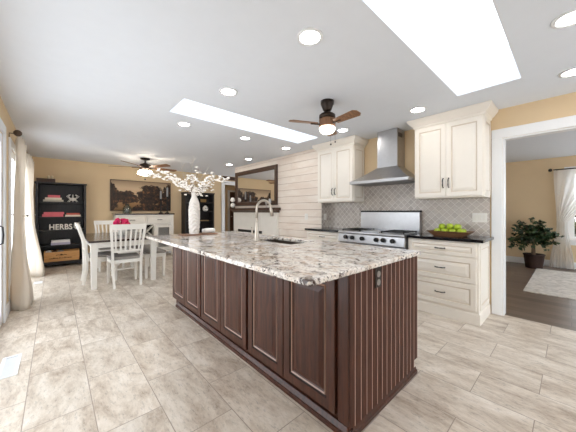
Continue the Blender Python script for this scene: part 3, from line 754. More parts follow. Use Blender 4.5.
MB().box(XS - .016, XS - .0135, my0 + .102, my1 - .102, mz0 + .102, mz1 - .102).build('mirror_glass', M['mirror'], t)
# flower balls and glass on the mantel
t = thing('topiary', 'two stacked cream blossom balls at the left end of the mantel', 'decoration', (3.55, 6.13, 1.30))
rnd = random.Random(5)
MB().lathe([(.035, 1.30), (.03, 1.31), (.008, 1.315), (.006, 1.56)], (3.55, 6.13), 12).build('stand', M['bronze'], t)
for z_ in (1.38, 1.525):
    m = MB(); m.ball((3.55, 6.13, z_), .062, 14, 10, jit=.10, rnd=rnd); m.build('flower_ball', M['blossom'], t, smooth=True)
t = MB(); t.lathe([(.03, 1.30), (.032, 1.305), (.006, 1.312), (.006, 1.36), (.028, 1.39), (.034, 1.45), (.03, 1.46), (.004, 1.395)], (3.56, 4.66), 14)
tag(t.build('goblet', M['steel'], smooth=True), 'small metal goblet at the right end of the mantel, shorter one', 'goblet', 'mantel goblets')
t = MB(); t.lathe([(.03, 1.30), (.032, 1.305), (.006, 1.312), (.006, 1.38), (.028, 1.42), (.034, 1.49), (.03, 1.50), (.004, 1.43)], (3.56, 4.52), 14)
tag(t.build('goblet', M['steel'], smooth=True), 'taller metal goblet at the right end of the mantel, nearer the kitchen', 'goblet', 'mantel goblets')

# ------------------------------------------------------------------ island top: board, vase, towel, branches
MB_ = MB(); MB_.box(1.17, 1.62, 3.18, 3.38, .9155, .929); bd = tag(MB_.build('serving_board', M['board_wood'], bevel=.004), 'flat brown wooden board under the white vase on the island', 'board')
VX, VY = 1.325, 3.25
prof = [(.052, .93), (.060, .935), (.067, 1.0), (.069, 1.12), (.070, 1.25), (.062, 1.325), (.044, 1.375), (.033, 1.40), (.032, 1.43), (.037, 1.462)]
fine = []
for (r0, z0), (r1, z1) in zip(prof, prof[1:]):
    nn = max(1, int((z1 - z0) / .005))
    for i in range(nn): u = i / nn; fine.append((r0 + (r1 - r0) * u, z0 + (z1 - z0) * u))
fine.append(prof[-1]); fine += [(.030, 1.458), (.024, 1.42), (.02, 1.36)]
def wob(a, z):
    if z > 1.33 or z < .945: return 1
    q_ = math.sin(z * 125 + 3.0 * math.sin(a * 3 + z * 9)); return 1 - .17 * max(0, q_) ** 1.5
m = MB(); m.lathe(fine, (VX, VY), 56, wob=wob); tag(m.build('vase', M['vase'], smooth=True), 'tall white carved vase with wavy ridges on the wooden board', 'vase')
m = MB()
sp = [(.003, 0)]
for i in range(60):
    a = i / 60 * 5 * PI; sp.append((.006 + .034 * i / 60, a))
pl = [(1.515 + r_ * math.cos(a) * .0, 3.30 + r_ * math.cos(a), .966 + r_ * .9 * math.sin(a)) for r_, a in sp]
m.tube([(1.47, 3.29, .962), (1.49, 3.29, .962), (1.60, 3.285, .962), (1.62, 3.285, .962)], [.026, .032, .032, .026], 16)
m.tube([(1.475, 3.335, .957), (1.61, 3.33, .957)], .027, 14)
tag(m.build('towel', M['towel'], smooth=True), 'rolled white towel lying on the wooden board beside the vase', 'towel')
# blossom branches: targets read as directions from the vase mouth
rnd = random.Random(11)
fwd = Vector((math.sin(R(42.2)), math.cos(R(42.2)), 0)); rt = Vector((fwd.y, -fwd.x, 0))
tops = [(-.70, .20, .10, 1), (-.46, .235, -.12, 1), (-.30, .16, .2, 1), (.46, .165, .1, 1), (.30, .18, -.15, 1), (.18, .07, .22, 1), (-.12, .20, .1, 1), (.06, .27, 0, 1), (.17, .06, -.14, 1), (-.09, .075, -.05, 1)]
names = ['reaching farthest left toward the dining fan', 'bending left at middle length', 'short and low on the left side', 'reaching farthest right toward the mirror', 'leaning right at middle length', 'drooping low on the right behind', 'rising steeply left of centre', 'rising tallest from the middle', 'drooping low on the right in front', 'tucked low over the vase mouth']
for (dx, dz, dd_, kk), lb in zip(tops, names):
    root = Vector((VX, VY, 1.37)); tip = root + rt * dx * .93 + fwd * dd_ * .5 + Vector((0, 0, .08 + dz * 1.25))
    mid = root + (tip - root) * .35 + Vector((0, 0, .10 + abs(dx) * .13))
    pts = []
    for i in range(13):
        u = i / 12; p = root * (1 - u) ** 2 + mid * 2 * u * (1 - u) + tip * u * u
        if i > 2: p += Vector((rnd.uniform(-1, 1), rnd.uniform(-1, 1), rnd.uniform(-1, 1))) * .008
        pts.append(p)
    t = thing('blossom_branch', 'cream blossom branch in the white vase, ' + lb, 'branch', root, 'blossom branches in the white vase')
    m = MB(); m.tube(pts, [.003 * (1 - .6 * i / 12) for i in range(13)], 5)
    b = MB()
    n_b = int(20 + abs(dx) * 70)
    for q in range(n_b):
        u = rnd.uniform(.30, 1.0) if abs(dx) > .2 else rnd.uniform(.22, .95)
        i = min(11, int(u * 12)); p = pts[i] + (pts[i + 1] - pts[i]) * rnd.random()
        off = Vector((rnd.gauss(0, 1), rnd.gauss(0, 1), rnd.gauss(0, .8))) * (.020 if abs(dx) > .2 else .036)
        e = p + off; m.tube([p, e], .0013, 4)
        rr = rnd.uniform(.010, .018)
        for s_ in range(5):
            a = s_ * 2 * PI / 5 + q; c = e + Vector((math.cos(a), math.sin(a), rnd.uniform(-.5, .5))) * rr * .6
            b.ball(c, rr * .62, 6, 4, (1, 1, .75))
    m.build('stem', M['twig'], t); b.build('blossoms', M['blossom'], t, smooth=True)
for dx, dz, lb in ((-.19, .42, 'bare pale twig in the white vase, leaning left above the blossoms'), (-.03, .50, 'bare pale twig in the white vase, tallest of all the stems'), (.16, .36, 'bare pale twig in the white vase, leaning right above the blossoms')):
    root = Vector((VX, VY, 1.37)); pts = [root + (rt * dx + Vector((0, 0, .06 + dz))) * (i / 8) + rt * .02 * math.sin(i) for i in range(9)]; pts[0] = root
    m = MB(); m.tube(pts, [.0026 - .0002 * i for i in range(9)], 5)
    for i in (4, 5, 6, 7): m.tube([pts[i], pts[i] + rt * (.04 if i % 2 else -.035) + Vector((0, 0, .05))], .0014, 4)
    tag(m.build('twig', M['twig_pale']), lb, 'twig', 'bare twigs in the white vase')

# ------------------------------------------------------------------ dining set
TX0, TX1, TY0, TY1, TZ = .38, 1.38, 4.95, 6.75, .76
t = thing('dining_table', 'white dining table with a dark wood top beyond the island', 'table', ((TX0 + TX1) / 2, (TY0 + TY1) / 2, 0))
m = MB(); m.box(TX0, TX1, TY0, TY1, TZ - .03, TZ); m.build('tabletop', M['table_dark'], t, bevel=.006)
m = MB(); m.box(TX0 + .05, TX1 - .05, TY0 + .05, TY0 + .075, TZ - .12, TZ - .0305).box(TX0 + .05, TX1 - .05, TY1 - .075, TY1 - .05, TZ - .12, TZ - .0305).box(TX0 + .05, TX0 + .075, TY0 + .075, TY1 - .075, TZ - .12, TZ - .0305).box(TX1 - .075, TX1 - .05, TY0 + .075, TY1 - .075, TZ - .12, TZ - .0305)
m.build('apron', M['white'], t)
for x in (TX0 + .075, TX1 - .075):
    for y in (TY0 + .075, TY1 - .075):
        m = MB(); m.bar((x, y, 0), (x, y, TZ - .0305), .07, .07, q_w=(.092, .092)); m.build('leg', M['white'], t, bevel=.004)
# chair
t = thing('dining_chair', 'white slat back dining chair with its back to the island', 'chair', (.88, 5.075, 0), 'white dining chairs')
c = t; L_ = Vector((.88, 5.075, 0))
def A(x, y, z): return (L_.x + x, L_.y + y, z)
for s in (-1, 1):
    m = MB(); m.bar(A(s * .205, .205, 0), A(s * .205, .205, .43), .032, .032, q_w=(.042, .042)); m.build('leg', M['white'], c)
    pts = [(s * .185, -.245, 0), (s * .195, -.205, .25), (s * .20, -.20, .46), (s * .215, -.235, .72), (s * .236, -.315, 1.0)]
    m = MB()
    for p, q in zip(pts, pts[1:]): m.bar(A(*p), A(*q), .032, .038)
    m.build('leg', M['white'], c)
m = MB(); m.prism([(L_.x - .225, L_.y + .23), (L_.x + .225, L_.y + .23), (L_.x + .215, L_.y - .2), (L_.x - .215, L_.y - .2)], 'z', .385, .435); m.build('seat_frame', M['white'], c)
m = MB(); m.prism([(L_.x - .225, L_.y + .235), (L_.x + .225, L_.y + .235), (L_.x + .19, L_.y - .175), (L_.x - .19, L_.y - .175)], 'z', .436, .478); m.build('seat', M['cushion'], c, bevel=.014)
def rail(z0, z1, y0, y1, hw, th=.022, bow=.02):
    m = MB(); n_ = 8; vs = []
    for i in range(n_ + 1):
        u = -1 + 2 * i / n_; yy = -bow * (1 - u * u)
        for (zz, y_) in ((z0, y0), (z1, y1)):
            vs += [A(u * hw, y_ + yy - th / 2, zz), A(u * hw, y_ + yy + th / 2, zz)]
    fs = [(0, 1, 3, 2), tuple(4 * n_ + q for q in (0, 2, 3, 1))]
    for i in range(n_):
        a, b = 4 * i, 4 * i + 4
        fs += [(a, a + 1, b + 1, b), (a + 2, b + 2, b + 3, a + 3), (a, b, b + 2, a + 2), (a + 1, a + 3, b + 3, b + 1)]
    return m.add(vs, fs)
rail(.93, 1.015, -.292, -.322, .252).build('top_rail', M['white'], c)
rail(.56, .595, -.205, -.212, .195).build('lower_rail', M['white'], c)
for i in range(6):
    u = -1 + 2 * (i + .5) / 6; bo = -.02 * (1 - u * u)
    m = MB()
    P = [(u * .19, -.21 + bo, .59), (u * .20, -.222 + bo - .004, .72), (u * .215, -.292 + bo, .935)]
    for p, q in zip(P, P[1:]): m.bar(A(*p), A(*q), .024, .012)
    m.build('slat', M['white'], c)
m = MB(); m.box(*(L_.x - .195, L_.x + .195, L_.y + .195, L_.y + .215, .2, .225)); m.build('stretcher', M['white'], c)
copy_tree(t, (.60, 5.62, 0), R(-90), 'white slat back dining chair on the table side toward the curtains')
copy_tree(t, (.88, 6.62, 0), R(180), 'white slat back dining chair at the far head of the table')
t['label'] = 'white slat back dining chair at the near head of the table, back to the island'
# bench
t = thing('dining_bench', 'white backless bench with grey seat on the sideboard side of the table', 'bench', (1.38, 5.75, 0))
MB().box(1.2, 1.57, 5.16, 6.34, .44, .485).build('seat', M['cushion'], t, bevel=.015)
m = MB(); m.box(1.21, 1.56, 5.17, 6.33, .37, .4395); m.build('seat_frame', M['white'], t)
for x in (1.235, 1.535):
    for y in (5.20, 6.30): MB().bar((x, y, 0), (x, y, .37), .035, .035, q_w=(.045, .045)).build('leg', M['white'], t)
# peonies on the table
t = thing('flower_arrangement', 'bunch of magenta flowers in a low white pot on the dining table', 'flowers', (.96, 5.85, TZ))
MB().lathe([(.05, TZ), (.06, TZ + .01), (.08, TZ + .10), (.085, TZ + .155), (.078, TZ + .155), (.07, TZ + .10)], (.96, 5.85), 20).build('pot', M['white'], t, smooth=True)
rnd = random.Random(8); m = MB()
for i in range(26):
    a = rnd.uniform(0, 2 * PI); r_ = .13 * math.sqrt(rnd.random()); m.ball((.96 + r_ * math.cos(a), 5.85 + r_ * math.sin(a), TZ + .20 + .10 * (1 - (r_ / .13) ** 2) + rnd.uniform(-.02, .02)), rnd.uniform(.03, .045), 8, 6, jit=.18, rnd=rnd)
m.build('petals', M['peony'], t)
m = MB()
for i in range(22):
    a = rnd.uniform(0, 2 * PI); p = Vector((.96 + .1 * math.cos(a), 5.85 + .1 * math.sin(a), TZ + .165)); d = Vector((math.cos(a), math.sin(a), rnd.uniform(-.3, .3))) * .06; s = Vector((-math.sin(a), math.cos(a), 0)) * .02
    m.add([p, p + d * .5 + s, p + d, p + d * .5 - s, p + d * .5 + Vector((0, 0, -.003))], [(0, 1, 2, 3), (0, 4, 1), (1, 4, 2), (2, 4, 3), (3, 4, 0)])
m.build('leaves', M['leaf'], t)

# ------------------------------------------------------------------ sideboard and what stands on it
SBX0, SBX1, SBY, SBZ = 1.10, 2.46, 7.47, 1.165
t = thing('sideboard', 'tall white sideboard with a dark top against the back wall', 'sideboard', ((SBX0 + SBX1) / 2, 7.68, 0))
MB().box(SBX0 - .02, SBX1 + .02, SBY - .02, YB - .02, SBZ - .035, SBZ).build('top', M['table_dark'], t, bevel=.004)
m = MB(); yb = YB - .025
m.box(SBX0, SBX1, SBY + .3, yb, .12, SBZ - .036).box(SBX0, SBX0 + .05, SBY, SBY + .3, .12, SBZ - .036).box(SBX1 - .05, SBX1, SBY, SBY + .3, .12, SBZ - .036)
m.box(SBX0 + .05, SBX1 - .05, SBY, SBY + .3, SBZ - .075, SBZ - .036).box(SBX0 + .05, SBX1 - .05, SBY, SBY + .3, SBZ - .30, SBZ - .27).box(SBX0 + .05, SBX1 - .05, SBY, SBY + .3, .12, .17)
m.box(1.765, 1.795, SBY, SBY + .3, SBZ - .27, SBZ - .075)
for x in (1.62, 1.98): m.box(x - .02, x + .02, SBY, SBY + .3, .17, SBZ - .30)
m.build('body', M['white'], t)
for a, b in ((SBX0 + .055, 1.76), (1.80, SBX1 - .055)):
    o = MB().panel((a, SBY + .01, SBZ - .265), (1, 0, 0), (0, 0, 1), (0, -1, 0), b - a, .185, [(0, 0), (0, .014), (.02, .014), (.025, .009), (.03, .009)]).build('drawer', M['white'], t)
    MB().tube([((a + b) / 2 - .06, SBY - .004, SBZ - .17), ((a + b) / 2 - .05, SBY - .03, SBZ - .17), ((a + b) / 2 + .05, SBY - .03, SBZ - .17), ((a + b) / 2 + .06, SBY - .004, SBZ - .17)], .007, 6).build('handle', M['iron'], o)
for a, b in ((SBX0 + .055, 1.595), (2.005, SBX1 - .055)):
    m = MB(); z0, z1 = .18, SBZ - .31
    m.box(a, a + .06, SBY, SBY + .018, z0, z1).box(b - .06, b, SBY, SBY + .018, z0, z1).box(a + .06, b - .06, SBY, SBY + .018, z0, z0 + .07).box(a + .06, b - .06, SBY, SBY + .018, z1 - .07, z1)
    o = m.build('door', M['white'], t)
    m = MB()
    for i in range(12): x = a + .06 + (b - a - .12) * (i + .5) / 12; m.box(x - .0025, x + .0025, SBY + .007, SBY + .01, z0 + .07, z1 - .07)
    for i in range(22): z = z0 + .07 + (z1 - z0 - .14) * (i + .5) / 22; m.box(a + .06, b - .06, SBY + .0105, SBY + .013, z - .0025, z + .0025)
    m.build('wire_mesh', M['steel_dark'], o)
    MB().ball(((b - .03) if b < 1.7 else b - .03, SBY - .012, .55), .014).build('knob', M['iron'], o)
m = MB(); m.box(1.641, 1.959, SBY + .20, SBY + .299, .171, SBZ - .301); m.build('rack_back', M['firebox'], t)
m = MB(); z1 = SBZ - .31; z0 = z1 - .32
for (p, q) in (((1.645, z0), (1.955, z1)), ((1.645, z1), (1.955, z0))):
    dx_, dz_ = q[0] - p[0], q[1] - p[1]; l_ = math.hypot(dx_, dz_); nx, nz_ = -dz_ / l_ * .01, dx_ / l_ * .01
    m.prism([(p[0] - nx, p[1] - nz_), (q[0] - nx, q[1] - nz_), (q[0] + nx, q[1] + nz_), (p[0] + nx, p[1] + nz_)], 'y', SBY + .01, SBY + .19)
m.box(1.641, 1.959, SBY + .01, SBY + .19, z0 - .03, z0 - .012); m.build('wine_rack', M['white'], t)
for x in (SBX0 + .03, SBX1 - .03):
    for y in (SBY + .03, yb - .03): MB().bar((x, y, 0), (x, y, .12), .04, .04, q_w=(.055, .055)).build('leg', M['white'], t)
t = thing('lantern', 'dark glass jar lantern on the left part of the sideboard', 'lantern', (1.37, 7.62, SBZ))
MB().lathe([(.07, SBZ), (.085, SBZ + .01), (.09, SBZ + .13), (.07, SBZ + .17), (.045, SBZ + .19), (.045, SBZ + .21)], (1.37, 7.62), 20).build('jar', M['glass_jar'], t, smooth=True)
MB().lathe([(.05, SBZ + .211), (.05, SBZ + .235), (.02, SBZ + .245)], (1.37, 7.62), 16).build('lid', M['iron'], t)
m = MB()
for i in range(6):
    a = i * PI / 3; m.tube([(1.37 + .092 * math.cos(a), 7.62 + .092 * math.sin(a), SBZ + .004), (1.37 + .094 * math.cos(a), 7.62 + .094 * math.sin(a), SBZ + .13), (1.37 + .05 * math.cos(a), 7.62 + .05 * math.sin(a), SBZ + .20)], .005, 5)
m.build('cage', M['iron'], t)
MB().lathe([(.035, SBZ + .004), (.035, SBZ + .09)], (1.37, 7.62), 12).build('candle', M['candle'], t)
for x, y, hh, lb in ((2.17, 7.62, .62, 'tall dark candlestick with grey candle on the sideboard, left one'), (2.35, 7.66, .73, 'tallest dark candlestick with grey candle near the sideboard end, right one')):
    t = thing('candlestick', lb, 'candlestick', (x, y, SBZ), 'tall candlesticks on the sideboard')
    MB().lathe([(.06, SBZ), (.055, SBZ + .015), (.016, SBZ + .03), (.012, SBZ + .1), (.02, SBZ + .13), (.012, SBZ + .16), (.012, SBZ + hh * .6), (.03, SBZ + hh * .62), (.035, SBZ + hh * .64)], (x, y), 14).build('holder', M['iron'], t, smooth=True)
    MB().lathe([(.024, SBZ + hh * .641), (.024, SBZ + hh * .97), (.006, SBZ + hh)], (x, y), 12).build('candle', M['candle'], t)
# painting
t = thing('painting', 'wide brown and gold landscape painting above the sideboard', 'painting', (1.79, YB - .03, 1.24))
m = MB(); m.box(1.06, 2.50, YB - .035, YB - .001, 1.245, 2.025); m.build('canvas', M['canvas'], t)
m = MB()
for b in ((1.045, 1.06, 1.23, 2.04), (2.50, 2.515, 1.23, 2.04), (1.06, 2.50, 1.23, 1.245), (1.06, 2.50, 2.025, 2.04)): m.box(b[0], b[1], YB - .042, YB - .001, b[2], b[3])
m.build('frame', M['walnut'], t)

# ------------------------------------------------------------------ open bookcase
def bookcase(name, label, x0, x1, yf, ztop, levels, yback, cat='bookcase'):
    t = thing(name, label, cat, ((x0 + x1) / 2, (yf + yback) / 2, 0))
    for a, b in ((x0, x0 + .04), (x1 - .04, x1)): MB().box(a, b, yf, yback, 0, ztop - .035).build('side_panel', M['shelf_black'], t, bevel=.003)
    MB().box(x0 - .015, x1 + .015, yf - .015, yback, ztop - .0345, ztop).build('top', M['shelf_black'], t, bevel=.004)
    MB().box(x0 + .04, x1 - .04, yback - .015, yback - .001, .05, ztop - .035).build('back_panel', M['shelf_black'], t)
    for z in levels: MB().box(x0 + .0405, x1 - .0405, yf + .01, yback - .0155, z - .025, z).build('shelf', M['shelf_black'], t)
    m = MB(); m.prism([(x0 + .04, 0), (x0 + .09, 0), (x0 + .15, .055), (x1 - .15, .055), (x1 - .09, 0), (x1 - .04, 0), (x1 - .04, levels[-1] - .026), (x0 + .04, levels[-1] - .026)], 'y', yf + .012, yf + .03)
    m.build('plinth', M['shelf_black'], t)
    return t
LV = [1.43, 1.10, .81, .48, .12]
BXL, BXR, BYF, BYB = -.30, .54, 7.55, YB - .022
bookcase('bookcase', 'black open bookcase in the corner with books and a wooden crate', BXL, BXR, BYF, 1.85, LV, BYB)
def book(x, y, z, w, d, h, cover, label, group, rz=0.):
    t = thing('book', label, 'book', (x, y, z), group)
    m = MB(); m.box(x - w / 2, x + w / 2, y - d / 2, y + d / 2, z + .0005, z + .004).box(x - w / 2, x + w / 2, y - d / 2, y + d / 2, z + h - .004, z + h).box(x - w / 2, x + w / 2, y - d / 2, y - d / 2 + .004, z + .004, z + h - .004)
    m.build('cover', M[cover], t)
    MB().box(x - w / 2 + .006, x + w / 2 - .006, y - d / 2 + .0045, y + d / 2 - .006, z + .0045, z + h - .0045).build('pages', M['pages'], t)
    t.rotation_euler = (0, 0, rz)
g = 'books lying on the corner bookcase shelves'
yb_ = 7.70
book(-.02, yb_, 1.43, .33, .2, .045, 'grey_cover', 'wide grey book at the foot of the stack on the top shelf', g)
book(-.02, yb_, 1.475, .27, .19, .045, 'ivory_cover', 'ivory book in the middle of the stack on the top shelf', g)
book(-.01, yb_, 1.52, .20, .15, .055, 'pink_cover', 'small rose book topping the stack on the top shelf', g)
book(-.03, yb_, 1.10, .34, .2, .055, 'pink_cover', 'wide rose book, lower of the rose pair on second shelf', g)
book(-.01, yb_, 1.155, .33, .19, .05, 'pink_cover', 'rose book lying on another rose book, second shelf left', g)
book(.31, yb_, 1.10, .27, .2, .04, 'ivory_cover', 'ivory book, lower of the right pair on second shelf', g)
book(.31, yb_, 1.14, .23, .18, .04, 'red_cover', 'terracotta book lying on an ivory book, second shelf right', g)
book(.10, yb_, .48, .32, .2, .05, 'lavender_cover', 'lavender book, lower of the pair on fourth shelf', g)
book(.10, yb_, .53, .31, .19, .05, 'white_cover', 'white book lying on the lavender book, fourth shelf', g)
# white wire crown ornament
m = MB(); cx_, cy_, cz_ = .31, 7.70, 1.43
for i in range(8):
    a = i * PI / 4; m.tube([(cx_ + .09 * math.cos(a), cy_ + .06 * math.sin(a), cz_ + .004), (cx_ + .05 * math.cos(a), cy_ + .04 * math.sin(a), cz_ + .07), (cx_ + .11 * math.cos(a), cy_ + .07 * math.sin(a), cz_ + .13), (cx_ + .06 * math.cos(a), cy_ + .05 * math.sin(a), cz_ + .17)], .007, 5)
m.lathe([(.05, cz_ + .03), (.055, cz_ + .09), (.02, cz_ + .1)], (cx_, cy_), 10)
tag(m.build('crown_ornament', M['letter']), 'white metal scroll ornament on the bookcase top shelf', 'ornament')
# HERBS letters
cu = bpy.data.curves.new('sign', 'FONT'); cu.body = 'HERBS'; cu.size = .235; cu.extrude = .012; cu.offset = .006; cu.space_character = 1.05
to = bpy.data.objects.new('tmp', cu); col.objects.link(to)
dg = bpy.context.evaluated_depsgraph_get(); me = bpy.data.meshes.new_from_object(to.evaluated_get(dg)); bpy.data.objects.remove(to)
xs = [v.co.x for v in me.vertices]; ys = [v.co.y for v in me.vertices]
sx = .385 / (max(xs) - min(xs)); sz = .125 / (max(ys) - min(ys)); ox, oy = (min(xs) + max(xs)) / 2, min(ys)
for v in me.vertices: v.co = ((v.co.x - ox) * sx, -v.co.z, (v.co.y - oy) * sz)
me.materials.append(M['letter']); lo = bpy.data.objects.new('letter_sign', me); col.objects.link(lo); lo.location = (.105, 7.63, .812)
tag(lo, 'white cut out letters reading HERBS on the third bookcase shelf', 'sign')
m = MB(); rnd = random.Random(3)
for i in range(26): m.ball((.385 + rnd.uniform(-.05, .05), 7.70 + rnd.uniform(-.05, .05), .85 + rnd.uniform(0, .11)), .022, 6, 4)
m.lathe([(.04, .811), (.045, .86)], (.385, 7.70), 12)
tag(m.build('herb_pot', M['letter']), 'small white bunch in a pot right of the HERBS letters', 'ornament')
# crate
t = thing('wooden_crate', 'pale pine crate with dark lettering on the lowest bookcase shelf', 'crate', (.12, 7.70, .12))
c0, c1, f0, f1, z0, z1 = -.17, .42, 7.575, 7.80, .121, .35
MB().box(c0, c1, f0, f0 + .014, z0, z1 - .02).build('front_board', M['crate_wood'], t, bevel=.002)
m = MB(); m.box(c0, c1, f1 - .014, f1, z0, z1).box(c0, c0 + .014, f0 + .0145, f1 - .0145, z0, z1).box(c1 - .014, c1, f0 + .0145, f1 - .0145, z0, z1).box(c0 + .0145, c1 - .0145, f0 + .0145, f1 - .0145, z0, z0 + .012); m.build('box', M['crate_wood'], t)
m = MB(); yy = f0 - .0015; x = c0 + .09; rnd = random.Random(6)
while x < c1 - .12:
    w = rnd.uniform(.012, .028); hh = rnd.choice((.014, .014, .024))
    m.tube([(x, yy, .180), (x + w * .3, yy, .183 + hh * 1.4), (x + w * .6, yy, .183), (x + w, yy, .196)], .0042, 4); x += w + rnd.choice((.003, .003, .014))
m.ball((.11, yy, .262), .018, 8, 6, (1.3, .08, 1)); m.tube([(.02, yy, .255), (.06, yy, .264), (.09, yy, .255)], .006, 4); m.tube([(.13, yy, .255), (.16, yy, .264), (.20, yy, .255)], .006, 4)
m.build('lettering', M['ink'], t)
for i, (bx, r_) in enumerate(((-.10, .05), (.0, .045), (.10, .05))):
    m = MB(); m.ball((bx, 7.69, z1 - .03), r_, 10, 7, (1.1, 1, .9), jit=.06, rnd=rnd); tag(m.build('cloth_bundle', [M['towel'], M['red_door'], M['cushion']][i], smooth=True), ['white', 'dark brown', 'grey'][i] + ' rolled bundle inside the pine crate', 'bundle')
# box with candles on top
t = thing('candle_tray', 'dark wooden box tray on top of the corner bookcase', 'tray', (-.14, 7.72, 1.85))
m = MB(); m.box(-.29, .01, 7.62, 7.82, 1.8505, 1.865).box(-.29, .01, 7.62, 7.632, 1.865, 1.93).box(-.29, .01, 7.808, 7.82, 1.865, 1.93).box(-.29, -.278, 7.632, 7.808, 1.865, 1.93).box(-.002, .01, 7.632, 7.808, 1.865, 1.93); m.build('box', M['red_door'], t)
for x, lb in ((-.10, 'ivory candle standing left in the dark tray on the bookcase'), (-.04, 'ivory candle standing right in the dark tray on the bookcase')):
    m = MB(); m.lathe([(.022, 1.866), (.022, 2.0), (.004, 2.01)], (x, 7.72), 12); tag(m.build('candle', M['candle_ivory'], smooth=True), lb, 'candle', 'candles on the bookcase')

# ------------------------------------------------------------------ dark display case near the hall
HX0, HX1 = 2.83, 3.74
bookcase('display_case', 'dark open display case behind the white vase, left of the hallway', HX0, HX1, 7.60, 1.79, [1.50, 1.22, .92, .55, .12], YB - .022, 'cabinet')
t = thing('owl_lantern', 'small round cream lantern on the display case middle shelf', 'lantern', (3.50, 7.72, 1.22))
MB().lathe([(.04, 1.2205), (.07, 1.25), (.085, 1.30), (.07, 1.35), (.03, 1.39), (.02, 1.40)], (3.50, 7.72), 16).build('body', M['blossom'], t, smooth=True)
m = MB(); m.ball((3.48, 7.643, 1.31), .016); m.ball((3.525, 7.65, 1.31), .016); m.build('opening', M['iron'], t)
m = MB(); m.tube(arc((3.50, 7.72, 1.39), .04, 0, 180, 8), .004, 5); m.build('ring', M['bronze'], t)
m = MB(); m.box(3.36, 3.54, 7.74, 7.76, 1.501, 1.60); tag(m.build('gold_plaque', M['gold']), 'small gold plaque on the display case top shelf', 'plaque')
m = MB(); m.box(3.32, 3.58, 7.64, 7.86, .921, .945); tag(m.build('stacked_plates', M['gold'], bevel=.003), 'flat gold tray on the display case lower shelf', 'tray')
m = MB(); m.box(4.2, 4.95, YB - .05, YB - .001, 2.285, 2.40); tag(m.build('wall_plank', M['walnut'], bevel=.004), 'dark wooden plank sign above the hallway casing', 'sign')

# ------------------------------------------------------------------ curtains left
def drape(name, label, ys_of, x_of, z0, z1, folds, amp, mat, group, along='y', parts=None):
    # ys_of(t) -> (start, end) along the wall at height fraction t (0 bottom), x_of(t) -> distance from wall
    NS, NT_ = folds * 8, 26; vs = []; fs = []
    for j in range(NT_ + 1):
        t_ = j / NT_; a, b = ys_of(t_); xo = x_of(t_); am = amp(t_)
        for i in range(NS + 1):
            s = i / NS; y = a + (b - a) * s; d = am * math.sin(s * folds * 2 * PI + .4 * math.sin(3 * t_)) + am * .3 * math.sin(s * 17 + 5 * t_)
            z = z0 + (z1 - z0) * t_
            vs.append((xo + d, y, z) if along == 'y' else (y, xo + d, z))
    for j in range(NT_):
        for i in range(NS): q = j * (NS + 1) + i; fs.append((q, q + 1, q + NS + 2, q + NS + 1))
    m = MB(); m.add(vs, fs); o = m.build(name, mat, smooth=True)
    sd = o.modifiers.new('thickness', 'SOLIDIFY'); sd.thickness = .0018
    return tag(o, label, 'curtain', group)
def lerp(a, b, t): return a + (b - a) * t
def sm(t): t = max(0, min(1, t)); return t * t * (3 - 2 * t)
def tie(t, tt, top, mid, bot):
    return lerp(bot, mid, sm(t / tt)) if t < tt else lerp(mid, top, sm((t - tt) / (1 - tt)) ** .8)
drape('curtain', 'near ivory curtain tied back beside the sliding door', lambda t: (tie(t, .52, 4.70, 4.66, 4.52), tie(t, .52, 5.35, 5.02, 5.08)), lambda t: tie(t, .52, -.34, -.34, -.325), .004, 2.17, 5, lambda t: tie(t, .52, .034, .036, .085), M['drape'], 'ivory curtains at the left wall')
drape('curtain', 'far ivory curtain tied back beside the black bookcase', lambda t: (tie(t, .52, 6.0, 6.5, 6.62), tie(t, .52, 7.05, 7.08, 7.12)), lambda t: tie(t, .52, -.335, -.34, -.265), .004, 2.17, 6, lambda t: tie(t, .52, .036, .04, .10), M['drape'], 'ivory curtains at the left wall')
t = thing('curtain_rod', 'bronze curtain rod with round finial along the left wall', 'curtain rod', (-.34, 5.9, 2.2))
MB().tube([(-.34, 4.66, 2.19), (-.34, 7.2, 2.19)], .011, 10).build('rod', M['rod'], t, smooth=True)
for y in (4.62, 7.24):
    MB().ball((-.34, y, 2.19), .04, 14, 10, (1, .55, 1)).build('finial', M['rod'], t, smooth=True)
for y in (4.56 + .12, 5.9, 7.12):
    MB().tube([(XL + .001, y, 2.14), (XL + .001, y, 2.19), (-.355, y, 2.19)], .006, 6).build('bracket', M['rod'], t)
for y, lb in ((4.86, 'dark tieback holding the near curtain'), (6.92, 'dark tieback holding the far curtain')):
    m = MB()
    pts = [(-.335 + .06 * math.cos(a), y + (.15 if y < 6 else .19) * math.sin(a), 1.165 - .01 * math.cos(a)) for a in [2 * PI * i / 16 for i in range(17)]]
    m.tube(pts, .008, 6); m.tube([(-.39, y, 1.175), (XL + .001, y, 1.18)], .008, 6, 1); m.ball((-.27, y, 1.16), .014, 8, 6, mi=1); tag(m.build('curtain_tieback', [M['curtain'], M['iron']]), lb, 'tieback', 'curtain tiebacks at the left wall')
# floor registers
t0 = None
for (x, y, lb) in ((-.262, 2.97, 'white floor vent near the sliding door'), (-.21, 6.12, 'white floor vent between the two curtains')):
    if t0 is None:
        t0 = thing('floor_vent', lb, 'vent', (x, y, 0), 'floor vents along the left wall'); w, l = .055, .19
        m = MB(); m.box(x - w, x - w + .02, y - l, y + l, .0005, .006).box(x + w - .02, x + w, y - l, y + l, .0005, .006).box(x - w + .02, x + w - .02, y - l, y - l + .02, .0005, .006).box(x - w + .02, x + w - .02, y + l - .02, y + l, .0005, .006); m.build('frame', M['trim'], t0)
        m = MB(); [m.box(x - w + .02, x + w - .02, y - l + .03 + i * .019, y - l + .04 + i * .019, .001, .005) for i in range(17)]; m.build('louvres', M['trim'], t0)
        MB().box(x - w + .02, x + w - .02, y - l + .02, y + l - .02, .0003, .0008).build('grille_back', M['candle'], t0)
    else: copy_tree(t0, (x, y, 0), None, lb, scale=(1, .45, 1))

